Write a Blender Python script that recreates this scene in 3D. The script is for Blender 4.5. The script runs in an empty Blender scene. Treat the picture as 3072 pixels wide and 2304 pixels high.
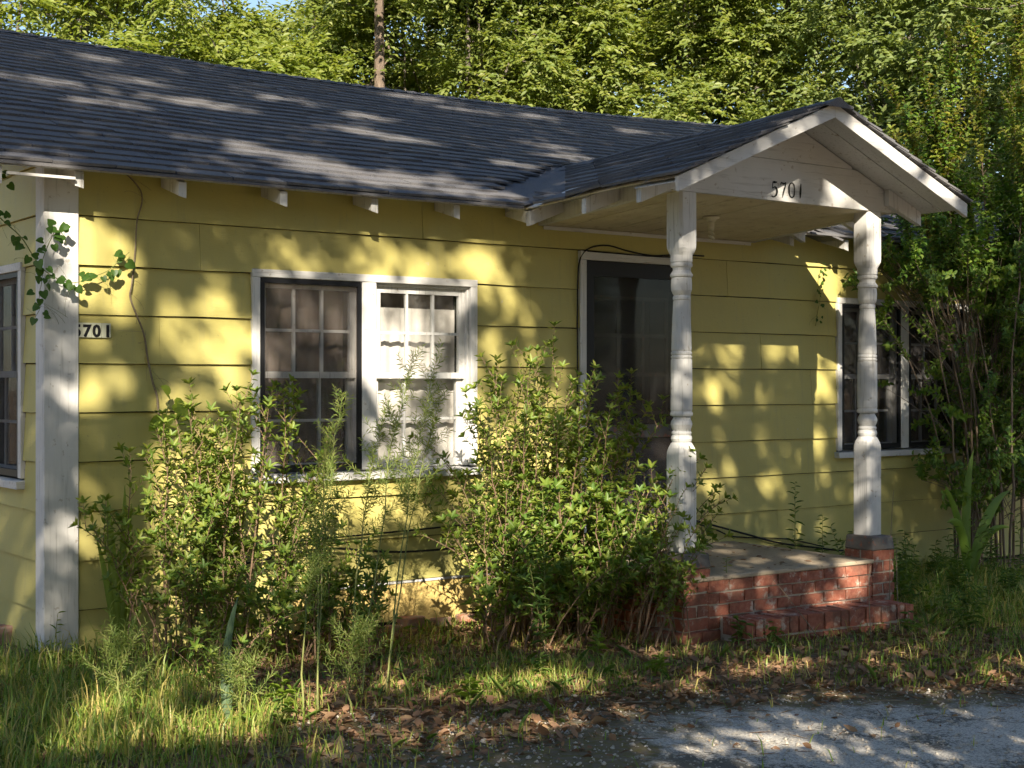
import bpy, math, random
import numpy as np
from mathutils import Matrix, Vector

random.seed(7)
RNG = np.random.default_rng(11)
scene = bpy.context.scene
COL = scene.collection
R = math.radians

# ------------------------------------------------------------------ camera
cam_d = bpy.data.cameras.new("camera")
cam = bpy.data.objects.new("camera", cam_d)
COL.objects.link(cam)
cam.location = (-2.6053, -7.6983, 1.4528)
cam.rotation_euler = (R(90.0), 0.0, -0.6340)
cam_d.sensor_width = 36.0
cam_d.lens = 4384.1 / 3072 * 36.0
cam_d.clip_start = 0.05
cam_d.clip_end = 600
scene.camera = cam

# ------------------------------------------------------------------ light
SUN_AZ, SUN_EL = R(32.0), R(29.5)          # light travels towards +y turned to +x by SUN_AZ
SD = np.array([math.sin(SUN_AZ) * math.cos(SUN_EL), math.cos(SUN_AZ) * math.cos(SUN_EL), -math.sin(SUN_EL)])
world = bpy.data.worlds.new("World")
scene.world = world
world.use_nodes = True
wn = world.node_tree
wn.nodes.clear()
sky = wn.nodes.new("ShaderNodeTexSky")
sky.sky_type = 'NISHITA'
sky.sun_disc = False
sky.sun_elevation = SUN_EL
sky.sun_rotation = math.pi + SUN_AZ
sky.air_density = 1.0
sky.dust_density = 0.6
sky.ozone_density = 1.2
bg = wn.nodes.new("ShaderNodeBackground")
bg.inputs[1].default_value = 0.070
wo = wn.nodes.new("ShaderNodeOutputWorld")
wn.links.new(sky.outputs[0], bg.inputs[0])
wn.links.new(bg.outputs[0], wo.inputs[0])
sun_d = bpy.data.lights.new("sun", 'SUN')
sun_d.energy = 5.0
sun_d.angle = R(0.5)
sun_d.color = (1.0, 0.89, 0.72)
sun = bpy.data.objects.new("sun", sun_d)
COL.objects.link(sun)
sun.location = (-6, -14, 12)
sun.rotation_euler = Vector(SD).to_track_quat('-Z', 'Y').to_euler()
vs = scene.view_settings
vs.view_transform = 'Standard'
vs.look = 'None'
vs.gamma = 1.0
vs.use_curve_mapping = False
vs.exposure = 1.44
cy = scene.cycles
cy.max_bounces = 4
cy.diffuse_bounces = 2
cy.use_adaptive_sampling = True
cy.adaptive_threshold = 0.03
cy.glossy_bounces = 2
cy.transmission_bounces = 4
cy.transparent_max_bounces = 12
cy.caustics_reflective = False
cy.caustics_refractive = False
cy.use_denoising = True

# ------------------------------------------------------------------ helpers
def fin(o, label=None, cat=None, group=None, kind=None):
    if label: o["label"] = label
    if cat: o["category"] = cat
    if group: o["group"] = group
    if kind: o["kind"] = kind
    return o

ORG = {}
def org(p):
    return ORG.get(p.name, np.zeros(3)) if p is not None else np.zeros(3)

def empty(name, loc=(0, 0, 0), parent=None):
    o = bpy.data.objects.new(name, None)
    COL.objects.link(o)
    o.empty_display_size = 0.2
    o.location = Vector(loc) - Vector(org(parent))
    o.parent = parent
    ORG[o.name] = np.array(loc, float)
    return o

def rawmesh(name, verts, faces, mat, smooth=False):
    me = bpy.data.meshes.new(name)
    me.from_pydata([tuple(map(float, v)) for v in verts], [], faces)
    me.materials.append(mat)
    if smooth:
        me.polygons.foreach_set("use_smooth", [True] * len(me.polygons))
    me.update()
    return me

def npmesh(name, verts, quads=None, tris=None, mat=None, smooth=False):
    """verts (N,3); quads (Q,4) and/or tris (T,3) index arrays"""
    me = bpy.data.meshes.new(name)
    loops, starts, n = [], [], 0
    if quads is not None and len(quads):
        loops.append(quads.reshape(-1)); starts.append(np.arange(len(quads)) * 4); n = len(quads) * 4
    if tris is not None and len(tris):
        loops.append(tris.reshape(-1)); starts.append(n + np.arange(len(tris)) * 3)
    loops = np.concatenate(loops).astype(np.int32); starts = np.concatenate(starts).astype(np.int32)
    me.vertices.add(len(verts)); me.vertices.foreach_set("co", np.asarray(verts, np.float32).reshape(-1))
    me.loops.add(len(loops)); me.loops.foreach_set("vertex_index", loops)
    me.polygons.add(len(starts)); me.polygons.foreach_set("loop_start", starts)
    if smooth: me.polygons.foreach_set("use_smooth", np.ones(len(starts), bool))
    me.update(calc_edges=True)
    me.validate()
    if mat: me.materials.append(mat)
    return me

def link(name, me, parent=None, loc=None):
    o = bpy.data.objects.new(name, me)
    COL.objects.link(o)
    o.parent = parent
    if loc is not None:
        o.location = Vector(loc) - Vector(org(parent))
        ORG[o.name] = np.array(loc, float)
    else:
        ORG[o.name] = org(parent)
    return o

class MB:
    def __init__(s): s.v, s.f = [], []
    def add(s, vs, fs):
        b = len(s.v); s.v += [tuple(v) for v in vs]; s.f += [tuple(b + i for i in f) for f in fs]; return s
    def box(s, x0, x1, y0, y1, z0, z1):
        return s.add([(x0,y0,z0),(x1,y0,z0),(x1,y1,z0),(x0,y1,z0),(x0,y0,z1),(x1,y0,z1),(x1,y1,z1),(x0,y1,z1)],
                     [(0,3,2,1),(4,5,6,7),(0,1,5,4),(1,2,6,5),(2,3,7,6),(3,0,4,7)])
    def hexa(s, p):      # 8 points in box order
        return s.add(p, [(0,3,2,1),(4,5,6,7),(0,1,5,4),(1,2,6,5),(2,3,7,6),(3,0,4,7)])
    def tube(s, pts, rad, n=6, cap=True):
        pts = [Vector(p) for p in pts]
        if not hasattr(rad, '__len__'): rad = [rad] * len(pts)
        up = Vector((0.31, 0.17, 0.93)); base = len(s.v)
        for i, p in enumerate(pts):
            d = (pts[min(i+1, len(pts)-1)] - pts[max(i-1, 0)])
            if d.length < 1e-9: d = Vector((0,0,1))
            d.normalize()
            a = d.cross(up)
            if a.length < 1e-3: a = d.cross(Vector((1,0,0)))
            a.normalize(); b = d.cross(a)
            for k in range(n):
                t = 2*math.pi*k/n
                s.v.append(tuple(p + (a*math.cos(t) + b*math.sin(t)) * rad[i]))
        for i in range(len(pts)-1):
            for k in range(n):
                k2 = (k+1) % n
                s.f.append((base+i*n+k, base+i*n+k2, base+(i+1)*n+k2, base+(i+1)*n+k))
        if cap:
            s.f.append(tuple(base+k for k in range(n-1,-1,-1)))
            s.f.append(tuple(base+(len(pts)-1)*n+k for k in range(n)))
        return s
    def lathe(s, prof, cx, cy, n=20):
        base = len(s.v)
        for z, r in prof:
            for k in range(n):
                t = 2*math.pi*(k+.5)/n
                s.v.append((cx + r*math.cos(t), cy + r*math.sin(t), z))
        for i in range(len(prof)-1):
            for k in range(n):
                k2 = (k+1) % n
                s.f.append((base+i*n+k, base+i*n+k2, base+(i+1)*n+k2, base+(i+1)*n+k))
        s.f.append(tuple(base+k for k in range(n-1,-1,-1)))
        s.f.append(tuple(base+(len(prof)-1)*n+k for k in range(n)))
        return s
    def build(s, name, mat, parent=None, smooth=False, loc=None, bevel=0):
        o0 = np.array(loc, float) if loc is not None else org(parent)
        me = rawmesh(name, np.array(s.v, float) - o0, s.f, mat, smooth)
        o = link(name, me, parent, loc)
        if bevel:
            m = o.modifiers.new("bevel", 'BEVEL'); m.width = bevel; m.segments = 1; m.limit_method = 'ANGLE'
        return o

# ------------------------------------------------------------------ materials
def new_mat(name):
    m = bpy.data.materials.new(name); m.use_nodes = True
    nt = m.node_tree; nt.nodes.clear()
    out = nt.nodes.new("ShaderNodeOutputMaterial")
    return m, nt, out

class N:
    def __init__(s, nt): s.nt = nt
    def __call__(s, t, **kw):
        n = s.nt.nodes.new("ShaderNode" + t)
        for k, v in kw.items(): setattr(n, k, v)
        return n
    def l(s, a, b): s.nt.links.new(a, b)
    def noise(s, vec, scale, detail=4, rough=.55, dist=0.):
        n = s("TexNoise"); n.inputs["Scale"].default_value = scale; n.inputs["Detail"].default_value = detail
        n.inputs["Roughness"].default_value = rough; n.inputs["Distortion"].default_value = dist
        if vec is not None: s.l(vec, n.inputs["Vector"])
        return n.outputs[0]
    def ramp(s, fac, stops, interp='LINEAR'):
        n = s("ValToRGB"); r = n.color_ramp; r.interpolation = interp
        while len(r.elements) < len(stops): r.elements.new(.5)
        for e, (p, c) in zip(r.elements, stops):
            e.position = p; e.color = (c, c, c, 1) if not hasattr(c, '__len__') else (*c, 1)
        s.l(fac, n.inputs[0]); return n.outputs[0]
    def mix(s, fac, a, b, mode='MIX'):
        n = s("MixRGB", blend_type=mode)
        for i, x in ((0, fac), (1, a), (2, b)):
            if hasattr(x, 'is_output') or isinstance(x, bpy.types.NodeSocket): s.l(x, n.inputs[i])
            elif i == 0: n.inputs[0].default_value = x
            else: n.inputs[i].default_value = (*x, 1)
        return n.outputs[0]
    def math(s, op, a, b=None):
        n = s("Math", operation=op)
        for i, x in ((0, a), (1, b)):
            if x is None: continue
            if isinstance(x, bpy.types.NodeSocket): s.l(x, n.inputs[i])
            else: n.inputs[i].default_value = x
        return n.outputs[0]
    def pos(s, scale=None):
        g = s("NewGeometry").outputs["Position"]
        if scale is None: return g
        m = s("Mapping"); m.inputs["Scale"].default_value = scale; s.l(g, m.inputs[0]); return m.outputs[0]
    def bump(s, h, strength=.3, dist=.01):
        b = s("Bump"); b.inputs["Strength"].default_value = strength; b.inputs["Distance"].default_value = dist
        s.l(h, b.inputs["Height"]); return b.outputs[0]
    def rnd(s):
        a = s("NewGeometry").outputs["Random Per Island"]; b = s("ObjectInfo").outputs["Random"]
        return s.math('FRACT', s.math('ADD', a, b))

def principled(nt, out, color, rough=.7, spec=.3, normal=None):
    b = nt.nodes.new("ShaderNodeBsdfPrincipled")
    for sock, x in (("Base Color", color), ("Roughness", rough)):
        if isinstance(x, bpy.types.NodeSocket): nt.links.new(x, b.inputs[sock])
        elif sock == "Base Color": b.inputs[sock].default_value = (*x, 1)
        else: b.inputs[sock].default_value = x
    b.inputs["Specular IOR Level"].default_value = spec
    if normal is not None: nt.links.new(normal, b.inputs["Normal"])
    nt.links.new(b.outputs[0], out.inputs[0])
    return b

def mat_yellow():
    m, nt, out = new_mat("yellow_paint"); n = N(nt)
    p = n.pos(); streak = n.pos((9, 9, 1.1))
    c = n.mix(n.ramp(n.noise(p, 1.7, 5), [(.3, 0), (.75, 1)]), (.495, .430, .128), (.445, .395, .138))
    c = n.mix(n.math('MULTIPLY', n.ramp(n.noise(streak, 1.0, 5, .6), [(.5, 0), (.8, 1)]), .35), c, (.40, .37, .15))
    # green algae low on the wall, patchy dirt
    sep = n("SeparateXYZ"); n.l(p, sep.inputs[0])
    low = n.ramp(n.math('ADD', n.math('MULTIPLY', sep.outputs[2], .45), n.math('MULTIPLY', n.noise(p, 2.3, 6, .65), .7)), [(.33, 1), (.62, 0)])
    c = n.mix(n.math('MULTIPLY', low, .42), c, (.28, .30, .12))
    spots = n.ramp(n.noise(p, 55, 2, .5), [(.70, 0), (.76, 1)])
    c = n.mix(n.math('MULTIPLY', spots, .5), c, (.22, .18, .09))
    drip = n.ramp(n.noise(n.pos((30, 30, 1.6)), 1.0, 5, .65), [(.56, 0), (.74, 1)])
    c = n.mix(n.math('MULTIPLY', drip, .40), c, (.33, .30, .15))
    chip = n.ramp(n.noise(p, 17, 5, .7), [(.69, 0), (.715, 1)])
    c = n.mix(n.math('MULTIPLY', chip, .7), c, (.42, .40, .34))
    c = n.mix(n.math('MULTIPLY', n.rnd(), .16), c, (.47, .42, .17))
    h = n.math('ADD', n.noise(p, 14, 4), n.math('MULTIPLY', n.noise(n.pos((8, 8, 60)), 3, 3), .5))
    principled(nt, out, c, .55, .35, n.bump(h, .25, .006))
    return m

def mat_white(name="white_paint", base=(.66, .65, .63), grime=.5, grain=(40, 40, 2)):
    m, nt, out = new_mat(name); n = N(nt)
    p = n.pos(); g = n.pos(grain)
    c = n.mix(n.ramp(n.noise(p, 3, 5), [(.3, 0), (.8, 1)]), base, tuple(x*.82 for x in base))
    crack = n.ramp(n.noise(g, 1.2, 6, .7), [(.54, 0), (.68, 1)])
    c = n.mix(n.math('MULTIPLY', crack, grime), c, (.26, .25, .23))
    chip = n.ramp(n.noise(p, 22, 4, .6), [(.65, 0), (.69, 1)])
    c = n.mix(n.math('MULTIPLY', chip, grime), c, (.30, .25, .19))
    h = n.math('ADD', n.noise(g, 1.5, 5), n.math('MULTIPLY', n.math('SUBTRACT', 1.0, chip), .7))
    principled(nt, out, c, .6, .3, n.bump(h, .35, .004))
    return m

def mat_shingle():
    m, nt, out = new_mat("shingle"); n = N(nt)
    p = n.pos()
    c = n.mix(n.rnd(), (.046, .050, .068), (.094, .096, .106))  # bluish tint puts the sky's reflection into the base colour
    c = n.mix(n.ramp(n.noise(p, 260, 2, .6), [(.35, 0), (.7, 1)]), c, (.20, .195, .195))
    c = n.mix(n.math('MULTIPLY', n.ramp(n.noise(p, 1.3, 5), [(.45, 0), (.7, 1)]), .5), c, (.16, .15, .145))
    principled(nt, out, c, .82, .25, n.bump(n.noise(p, 300, 2), .6, .004))
    return m

def mat_brick():
    m, nt, out = new_mat("brick"); n = N(nt)
    p = n.pos()
    c = n.mix(n.rnd(), (.32, .10, .060), (.21, .072, .050))
    c = n.mix(n.ramp(n.noise(p, 30, 5, .65), [(.4, 0), (.7, 1)]), c, (.38, .165, .105))
    c = n.mix(n.math('MULTIPLY', n.ramp(n.noise(p, 11, 6, .7), [(.54, 0), (.64, 1)]), .8), c, (.50, .45, .38))
    c = n.mix(n.math('MULTIPLY', n.ramp(n.noise(p, 5, 5, .6), [(.50, 0), (.70, 1)]), .75), c, (.10, .065, .048))
    principled(nt, out, c, .85, .2, n.bump(n.noise(p, 60, 5, .7), .7, .006))
    return m

def mat_noisy(name, a, b, scale=8, rough=.85, bump=.4, fine=70, spec=.2, third=None, dist=.006):
    m, nt, out = new_mat(name); n = N(nt)
    p = n.pos()
    c = n.mix(n.ramp(n.noise(p, scale, 6, .62), [(.33, 0), (.68, 1)]), a, b)
    if third: c = n.mix(n.math('MULTIPLY', n.ramp(n.noise(p, fine*.4, 4, .6), [(.58, 0), (.68, 1)]), .8), c, third)
    principled(nt, out, c, rough, spec, n.bump(n.noise(p, fine, 4, .65), bump, dist))
    return m

def mat_plain(name, col, rough=.6, spec=.3):
    m, nt, out = new_mat(name); principled(nt, out, col, rough, spec); return m

def mat_leaf(name, cols, trans=.35, rough=.45, spec=.35, tcol=None):
    """cols: list of colours picked per leaf"""
    m, nt, out = new_mat(name); n = N(nt)
    r = n("NewGeometry").outputs["Random Per Island"]
    k = len(cols)
    c = n.ramp(r, [((i + .5) / k, cols[i]) for i in range(k)], 'LINEAR')
    c = n.mix(n.math('MULTIPLY', n.noise(n.pos(), 1.1, 2), .5), c, tuple(x*.55 for x in cols[0]))
    b = n("BsdfPrincipled"); n.l(c, b.inputs["Base Color"]); b.inputs["Roughness"].default_value = rough
    b.inputs["Specular IOR Level"].default_value = spec
    t = n("BsdfTranslucent"); tc = n.mix(1.0, c, tcol or (1.5, 1.5, .6), 'MULTIPLY'); n.l(tc, t.inputs[0])
    mx = n("MixShader"); mx.inputs[0].default_value = trans
    n.l(b.outputs[0], mx.inputs[1]); n.l(t.outputs[0], mx.inputs[2]); n.l(mx.outputs[0], out.inputs[0])
    return m

def mat_glass(name="window_glass", dirtf=.28, gl0=.10):
    m, nt, out = new_mat(name); n = N(nt)
    tr = n("BsdfTransparent"); tr.inputs[0].default_value = (.86, .88, .87, 1)
    gl = n("BsdfGlossy"); gl.inputs["Roughness"].default_value = .05; gl.inputs[0].default_value = (.9, .9, .9, 1)
    df = n("BsdfDiffuse"); df.inputs[0].default_value = (.45, .43, .40, 1)
    lw = n("LayerWeight"); lw.inputs[0].default_value = .5; frs = n.math('ADD', gl0, n.math('MULTIPLY', n.math('POWER', lw.outputs["Facing"], 3.0), .6))
    dirt = n.math('MULTIPLY', n.ramp(n.noise(n.pos(), 7, 5, .65), [(.4, 0), (.8, 1)]), dirtf)
    m1 = n("MixShader"); n.l(dirt, m1.inputs[0]); n.l(tr.outputs[0], m1.inputs[1]); n.l(df.outputs[0], m1.inputs[2])
    m2 = n("MixShader"); n.l(frs, m2.inputs[0]); n.l(m1.outputs[0], m2.inputs[1]); n.l(gl.outputs[0], m2.inputs[2])
    n.l(m2.outputs[0], out.inputs[0]); return m

def mat_screen(name, fac, col):
    m, nt, out = new_mat(name); n = N(nt)
    tr = n("BsdfTransparent"); df = n("BsdfDiffuse"); df.inputs[0].default_value = (*col, 1)
    f = n.math('ADD', fac - .1, n.math('MULTIPLY', n.noise(n.pos(), 5, 5, .6), .22))
    mx = n("MixShader"); n.l(f, mx.inputs[0]); n.l(tr.outputs[0], mx.inputs[1]); n.l(df.outputs[0], mx.inputs[2])
    n.l(mx.outputs[0], out.inputs[0]); return m

def mat_ground():
    m, nt, out = new_mat("soil_and_litter"); n = N(nt)
    p = n.pos()
    c = n.mix(n.ramp(n.noise(p, 2.2, 6, .65), [(.3, 0), (.7, 1)]), (.21, .15, .09), (.30, .225, .145))
    c = n.mix(n.ramp(n.noise(p, 38, 5, .7), [(.42, 0), (.62, 1)]), c, (.13, .088, .056))
    c = n.mix(n.math('MULTIPLY', n.ramp(n.noise(p, 1.1, 4), [(.5, 0), (.68, 1)]), .55), c, (.125, .145, .042))
    v = n("TexVoronoi"); v.inputs["Scale"].default_value = 26; n.l(p, v.inputs["Vector"])
    c = n.mix(n.math('MULTIPLY', n.ramp(v.outputs["Color"], [(.55, 0), (.75, 1)]), .6), c, (.32, .225, .15))
    h = n.math('ADD', n.noise(p, 45, 6, .75), v.outputs["Distance"])
    principled(nt, out, c, .95, .1, n.bump(h, .9, .02))
    return m

def mat_drive():
    m, nt, out = new_mat("weathered_concrete"); n = N(nt)
    p = n.pos()
    c = n.mix(n.ramp(n.noise(p, 5, 6, .7), [(.3, 0), (.7, 1)]), (.58, .54, .47), (.66, .62, .55))
    c = n.mix(n.ramp(n.noise(p, 95, 4, .75), [(.46, 0), (.60, 1)]), c, (.30, .29, .275))
    moss = n.ramp(n.math('ADD', n.math('MULTIPLY', n.noise(p, 1.5, 6, .68), .62), n.math('MULTIPLY', n.noise(p, 30, 5, .8), .40)), [(.50, 0), (.56, 1)])
    c = n.mix(n.math('MULTIPLY', moss, .85), c, (.085, .078, .062))
    at = n("Attribute"); at.attribute_name = "edge"
    e = n.ramp(n.math('ADD', at.outputs["Fac"], n.math('MULTIPLY', n.math('SUBTRACT', n.noise(p, 9, 6, .75), .5), 1.3)), [(.30, 1), (.62, 0)])
    c = n.mix(e, c, n.mix(n.ramp(n.noise(p, 30, 4), [(.4, 0), (.6, 1)]), (.17, .145, .060), (.19, .155, .115)))
    principled(nt, out, c, .95, .1, n.bump(n.noise(p, 120, 5, .75), .8, .008))
    return m

def mat_bark(name, a, b):
    m, nt, out = new_mat(name); n = N(nt)
    p = n.pos((6, 6, 1.2))
    c = n.mix(n.ramp(n.noise(p, 3.2, 6, .7), [(.35, 0), (.65, 1)]), a, b)
    principled(nt, out, c, .9, .1, n.bump(n.noise(p, 5, 6, .75), .9, .03)); return m

M = dict(
    yellow=mat_yellow(), white=mat_white(), whitew=mat_white("weathered_white", (.62, .615, .60), .75, (50, 50, 2.5)),
    whiteh=mat_white("white_trim_board", (.62, .61, .59), .55, (2.5, 40, 40)),
    shingle=mat_shingle(), brick=mat_brick(),
    mortar=mat_noisy("mortar", (.52, .47, .40), (.38, .34, .28), 14, third=(.14, .11, .09)),
    slab=mat_noisy("porch_concrete", (.44, .36, .26), (.34, .28, .20), 4, third=(.16, .12, .085)),
    cement=mat_noisy("cement_cap", (.19, .18, .165), (.115, .10, .088), 9, third=(.33, .12, .07)),
    stucco=mat_noisy("painted_skirt", (.56, .43, .16), (.50, .36, .13), 10, bump=.9, fine=55, third=(.42, .30, .12), dist=.012),
    ceiling=mat_noisy("ceiling_paint", (.66, .60, .46), (.56, .49, .35), 5, bump=.2, fine=40, third=(.42, .36, .26)),
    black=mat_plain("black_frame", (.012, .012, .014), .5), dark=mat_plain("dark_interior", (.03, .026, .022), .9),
    door=mat_noisy("door_paint", (.085, .080, .080), (.06, .055, .055), 6),
    glass=mat_glass(), sglass=mat_glass("storm_glass", .015, .012), screen=mat_screen("insect_screen", .32, (.21, .175, .155)), screend=mat_screen("dark_screen", .50, (.045, .043, .045)),
    curtain=mat_noisy("curtain_cloth", (.80, .74, .70), (.72, .66, .62), 7, bump=.15, fine=30),
    curtaind=mat_noisy("dark_curtain", (.28, .22, .19), (.20, .15, .13), 6, bump=.2, fine=30),  # darker brown cloth for the screened bays and the valance
    tile=mat_plain("number_tile", (.46, .47, .36), .35), ink=mat_plain("black_ink", (.008, .008, .010), .45),
    brush=mat_noisy("brushed_black", (.016, .017, .016), (.04, .042, .038), 40),
    porcelain=mat_plain("porcelain", (.66, .62, .50), .4), cable=mat_plain("black_cable", (.008, .008, .009), .5),
    ground=mat_ground(), drive=mat_drive(),
    bark=mat_bark("grey_bark", (.20, .175, .145), (.095, .08, .065)), pine=mat_bark("pine_bark", (.23, .175, .135), (.11, .085, .065)),
    twig=mat_noisy("twig", (.16, .10, .065), (.22, .155, .10), 20), vinewood=mat_noisy("dry_vine", (.28, .23, .16), (.16, .12, .08), 25),
    myrtlebark=mat_noisy("smooth_bark", (.21, .165, .12), (.13, .095, .07), 9), greenstem=mat_noisy("green_stem", (.16, .20, .06), (.22, .22, .08), 12),
    rubble=mat_noisy("rubble", (.42, .17, .10), (.30, .25, .20), 12),
    l_priv=mat_leaf("privet_leaf", [(0.128, 0.207, 0.033), (0.177, 0.252, 0.040), (0.232, 0.297, 0.048), (0.305, 0.330, 0.061), (0.152, 0.230, 0.042)], .38),
    l_priv2=mat_leaf("shrub_leaf", [(0.104, 0.193, 0.031), (0.152, 0.242, 0.037), (0.220, 0.297, 0.046), (0.287, 0.330, 0.057)], .36),
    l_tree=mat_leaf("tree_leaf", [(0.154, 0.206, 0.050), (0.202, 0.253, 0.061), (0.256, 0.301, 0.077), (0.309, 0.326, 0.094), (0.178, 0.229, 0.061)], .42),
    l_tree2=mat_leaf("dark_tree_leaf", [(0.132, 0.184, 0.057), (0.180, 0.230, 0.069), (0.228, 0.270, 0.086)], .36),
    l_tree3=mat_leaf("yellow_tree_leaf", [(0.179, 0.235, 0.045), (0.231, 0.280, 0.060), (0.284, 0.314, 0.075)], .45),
    l_shade=mat_leaf("canopy_leaf", [(.05, .09, .02), (.07, .12, .025)], .25),
    l_myr=mat_leaf("myrtle_leaf", [(0.086, 0.173, 0.031), (0.125, 0.229, 0.037), (0.184, 0.300, 0.046), (0.258, 0.344, 0.057)], .34),
    l_myrtop=mat_leaf("young_myrtle_leaf", [(0.221, 0.304, 0.048), (0.313, 0.365, 0.060), (0.392, 0.335, 0.072), (0.261, 0.335, 0.054)], .42, tcol=(1.4, 1.2, .7)),
    l_fen=mat_leaf("fennel_thread", [(0.235, 0.336, 0.091), (0.321, 0.415, 0.113), (0.406, 0.433, 0.143)], .4),
    l_vine=mat_leaf("vine_leaf", [(.045, .105, .020), (.065, .140, .024)], .4), l_lime=mat_leaf("lime_leaf", [(.18, .27, .03), (.22, .30, .04)], .5),
    l_strap=mat_leaf("strap_leaf", [(.10, .17, .085), (.13, .19, .09)], .3), l_weed=mat_leaf("weed_leaf", [(0.095, 0.178, 0.037), (0.147, 0.240, 0.044), (0.216, 0.286, 0.058)], .38),
    grass=mat_leaf("grass_blade", [(0.156, 0.259, 0.040), (0.218, 0.335, 0.052), (0.314, 0.382, 0.069), (0.437, 0.411, 0.113), (0.625, 0.476, 0.182)], .35),
    dry=mat_leaf("dry_leaf", [(0.234, 0.135, 0.074), (0.343, 0.206, 0.113), (0.468, 0.317, 0.180), (0.187, 0.104, 0.060), (0.406, 0.246, 0.150)], .2, rough=.75, spec=.15, tcol=(1.2, 1.0, .8)),
)

# ------------------------------------------------------------------ ground
def sstep(a, b, x):
    t = np.clip((np.asarray(x, float) - a) / (b - a), 0, 1); return t*t*(3-2*t)

def wob(x, y, s=1.0):
    return (np.sin(x*1.7*s+1.3)*np.cos(y*2.1*s-.4) + .6*np.sin(x*3.9*s-y*3.1*s+2.) + .4*np.sin(x*7.3*s+y*6.1*s)) / 2.0

def gz(x, y):
    return -.070*sstep(-.2, 3.4, x) + .0*y - .02*sstep(0, -4, y) + .014*wob(np.asarray(x, float), np.asarray(y, float), 1.3)

def axis(a, b, step, far):
    core = np.arange(a, b + 1e-6, step); out = []
    d, x = step, b
    while x < far: d *= 1.35; x += d; out.append(x)
    lo = []; d, x = step, a
    while x > -far: d *= 1.35; x -= d; lo.append(x)
    return np.concatenate([lo[::-1], core, out])

gx, gy = axis(-3, 9, .16, 260), axis(-6, 1, .16, 260)
GX, GY = np.meshgrid(gx, gy, indexing='ij')
gv = np.stack([GX, GY, gz(GX, GY)], -1).reshape(-1, 3)
nx, ny = len(gx), len(gy)
ii, jj = np.meshgrid(np.arange(nx-1), np.arange(ny-1), indexing='ij')
b0 = (ii*ny + jj).reshape(-1)
gq = np.stack([b0, b0+ny, b0+ny+1, b0+1], -1)
ground = link("ground", npmesh("ground", gv, gq, None, M['ground'], True))
fin(ground, "brown soil strewn with leaf litter in front of the house", "ground", kind="structure")

# driveway: weathered concrete sheet, a few millimetres above the soil
edge = [(-6., -3.3), (-2.5, -2.9), (-.8, -2.75), (.26, -2.46), (.58, -2.33), (1.08, -2.52), (1.52, -2.45), (2.02, -2.57), (2.55, -2.72), (2.97, -2.90), (3.4, -3.15), (4.0, -3.6), (5.2, -4.2), (8.0, -5.4)]
ex, ey = zip(*edge)
dxs = np.arange(-6, 8.01, .1)
dts = np.array([0, .04, .09, .16, .25, .37, .55, .8, 1.2, 2.0, 3.2, 5.0])
DV, DE = [], []
for x in dxs:
    y0 = np.interp(x, ex, ey) + .07*math.sin(x*9.1) + .05*math.sin(x*21+1) + .12
    for t in dts:
        y = y0 - t; DV.append((x, y, float(gz(x, y)) + (.004 if t else -.004))); DE.append(min(1., t/.75)*(.12+.88*float(sstep(.7, 2.3, x+.35*math.sin(t*7)))))
n2 = len(dts)
dq = np.array([(i*n2+j+1, (i+1)*n2+j+1, (i+1)*n2+j, i*n2+j) for i in range(len(dxs)-1) for j in range(n2-1)])
dm = npmesh("driveway", np.array(DV), dq, None, M['drive'], True)
at = dm.attributes.new("edge", 'FLOAT', 'POINT'); at.data.foreach_set("value", np.array(DE, np.float32))
fin(link("driveway", dm), "pale weathered concrete driveway with dark moss stains", "driveway", kind="structure")

# ------------------------------------------------------------------ house
house = empty("yellow_house")
fin(house, "single storey yellow clapboard house with dark shingle roof and gabled porch", "house")
B = .265
def zk(k): return .24 + (8-k)*B
XE = 9.25                      # far end of the front wall
W1 = (1.177, 2.759, .875, 2.118); W2 = (6.185, 7.822, .875, 2.128); DR = (3.604, 4.62, .30, 2.341)
OPEN = [(1.215, 2.72, .92, 2.08), (6.225, 7.785, .92, 2.08), (3.655, 4.57, .20, 2.295)]
SOPEN = (.40, 1.18, .93, 2.085)

def wall_mb(segs, f):
    mb = MB()
    for s in segs: f(mb, *s)
    return mb

# backing walls (behind the boards) with real openings
fw = MB()
xs = [0.0] + sorted(sum([[o[0], o[1]] for o in OPEN], [])) + [XE]
for i in range(0, len(xs)-1, 2): fw.box(xs[i], xs[i+1], .004, .12, -.12, 2.66)
for o in OPEN:
    fw.box(o[0], o[1], .004, .12, -.12, o[2]); fw.box(o[0], o[1], .004, .12, o[3], 2.66)
front_wall = fw.build("front_wall", M['dark'], house)
sw = MB()
sw.box(.004, .12, .12, SOPEN[0], -.12, 2.62); sw.box(.004, .12, SOPEN[1], 7.2, 0, 2.62)
sw.box(.004, .12, SOPEN[0], SOPEN[1], 0, SOPEN[2]); sw.box(.004, .12, SOPEN[0], SOPEN[1], SOPEN[3], 2.62)
side_wall = sw.build("side_wall", M['dark'], house)
gp = MB()
gp.add([(.004, .0, 2.62), (.004, 7.2, 2.62), (.004, 3.6, 4.04), (.12, .0, 2.62), (.12, 7.2, 2.62), (.12, 3.6, 4.04)], [(0,2,1),(3,4,5),(0,1,4,3),(1,2,5,4),(2,0,3,5)])
gp.build("gable_panel", M['yellow'], house)
ow = MB().box(XE-.12, XE, .12, 7.2, -.12, 2.62).box(.12, XE-.12, 7.08, 7.2, -.12, 2.62)
ow.add([(XE, .0, 2.62), (XE, 7.2, 2.62), (XE, 3.6, 4.04), (XE-.12, .0, 2.62), (XE-.12, 7.2, 2.62), (XE-.12, 3.6, 4.04)], [(0,1,2),(3,5,4),(0,3,4,1),(1,4,5,2),(2,5,3,0)])
ow.build("rear_wall", M['yellow'], house)
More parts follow.
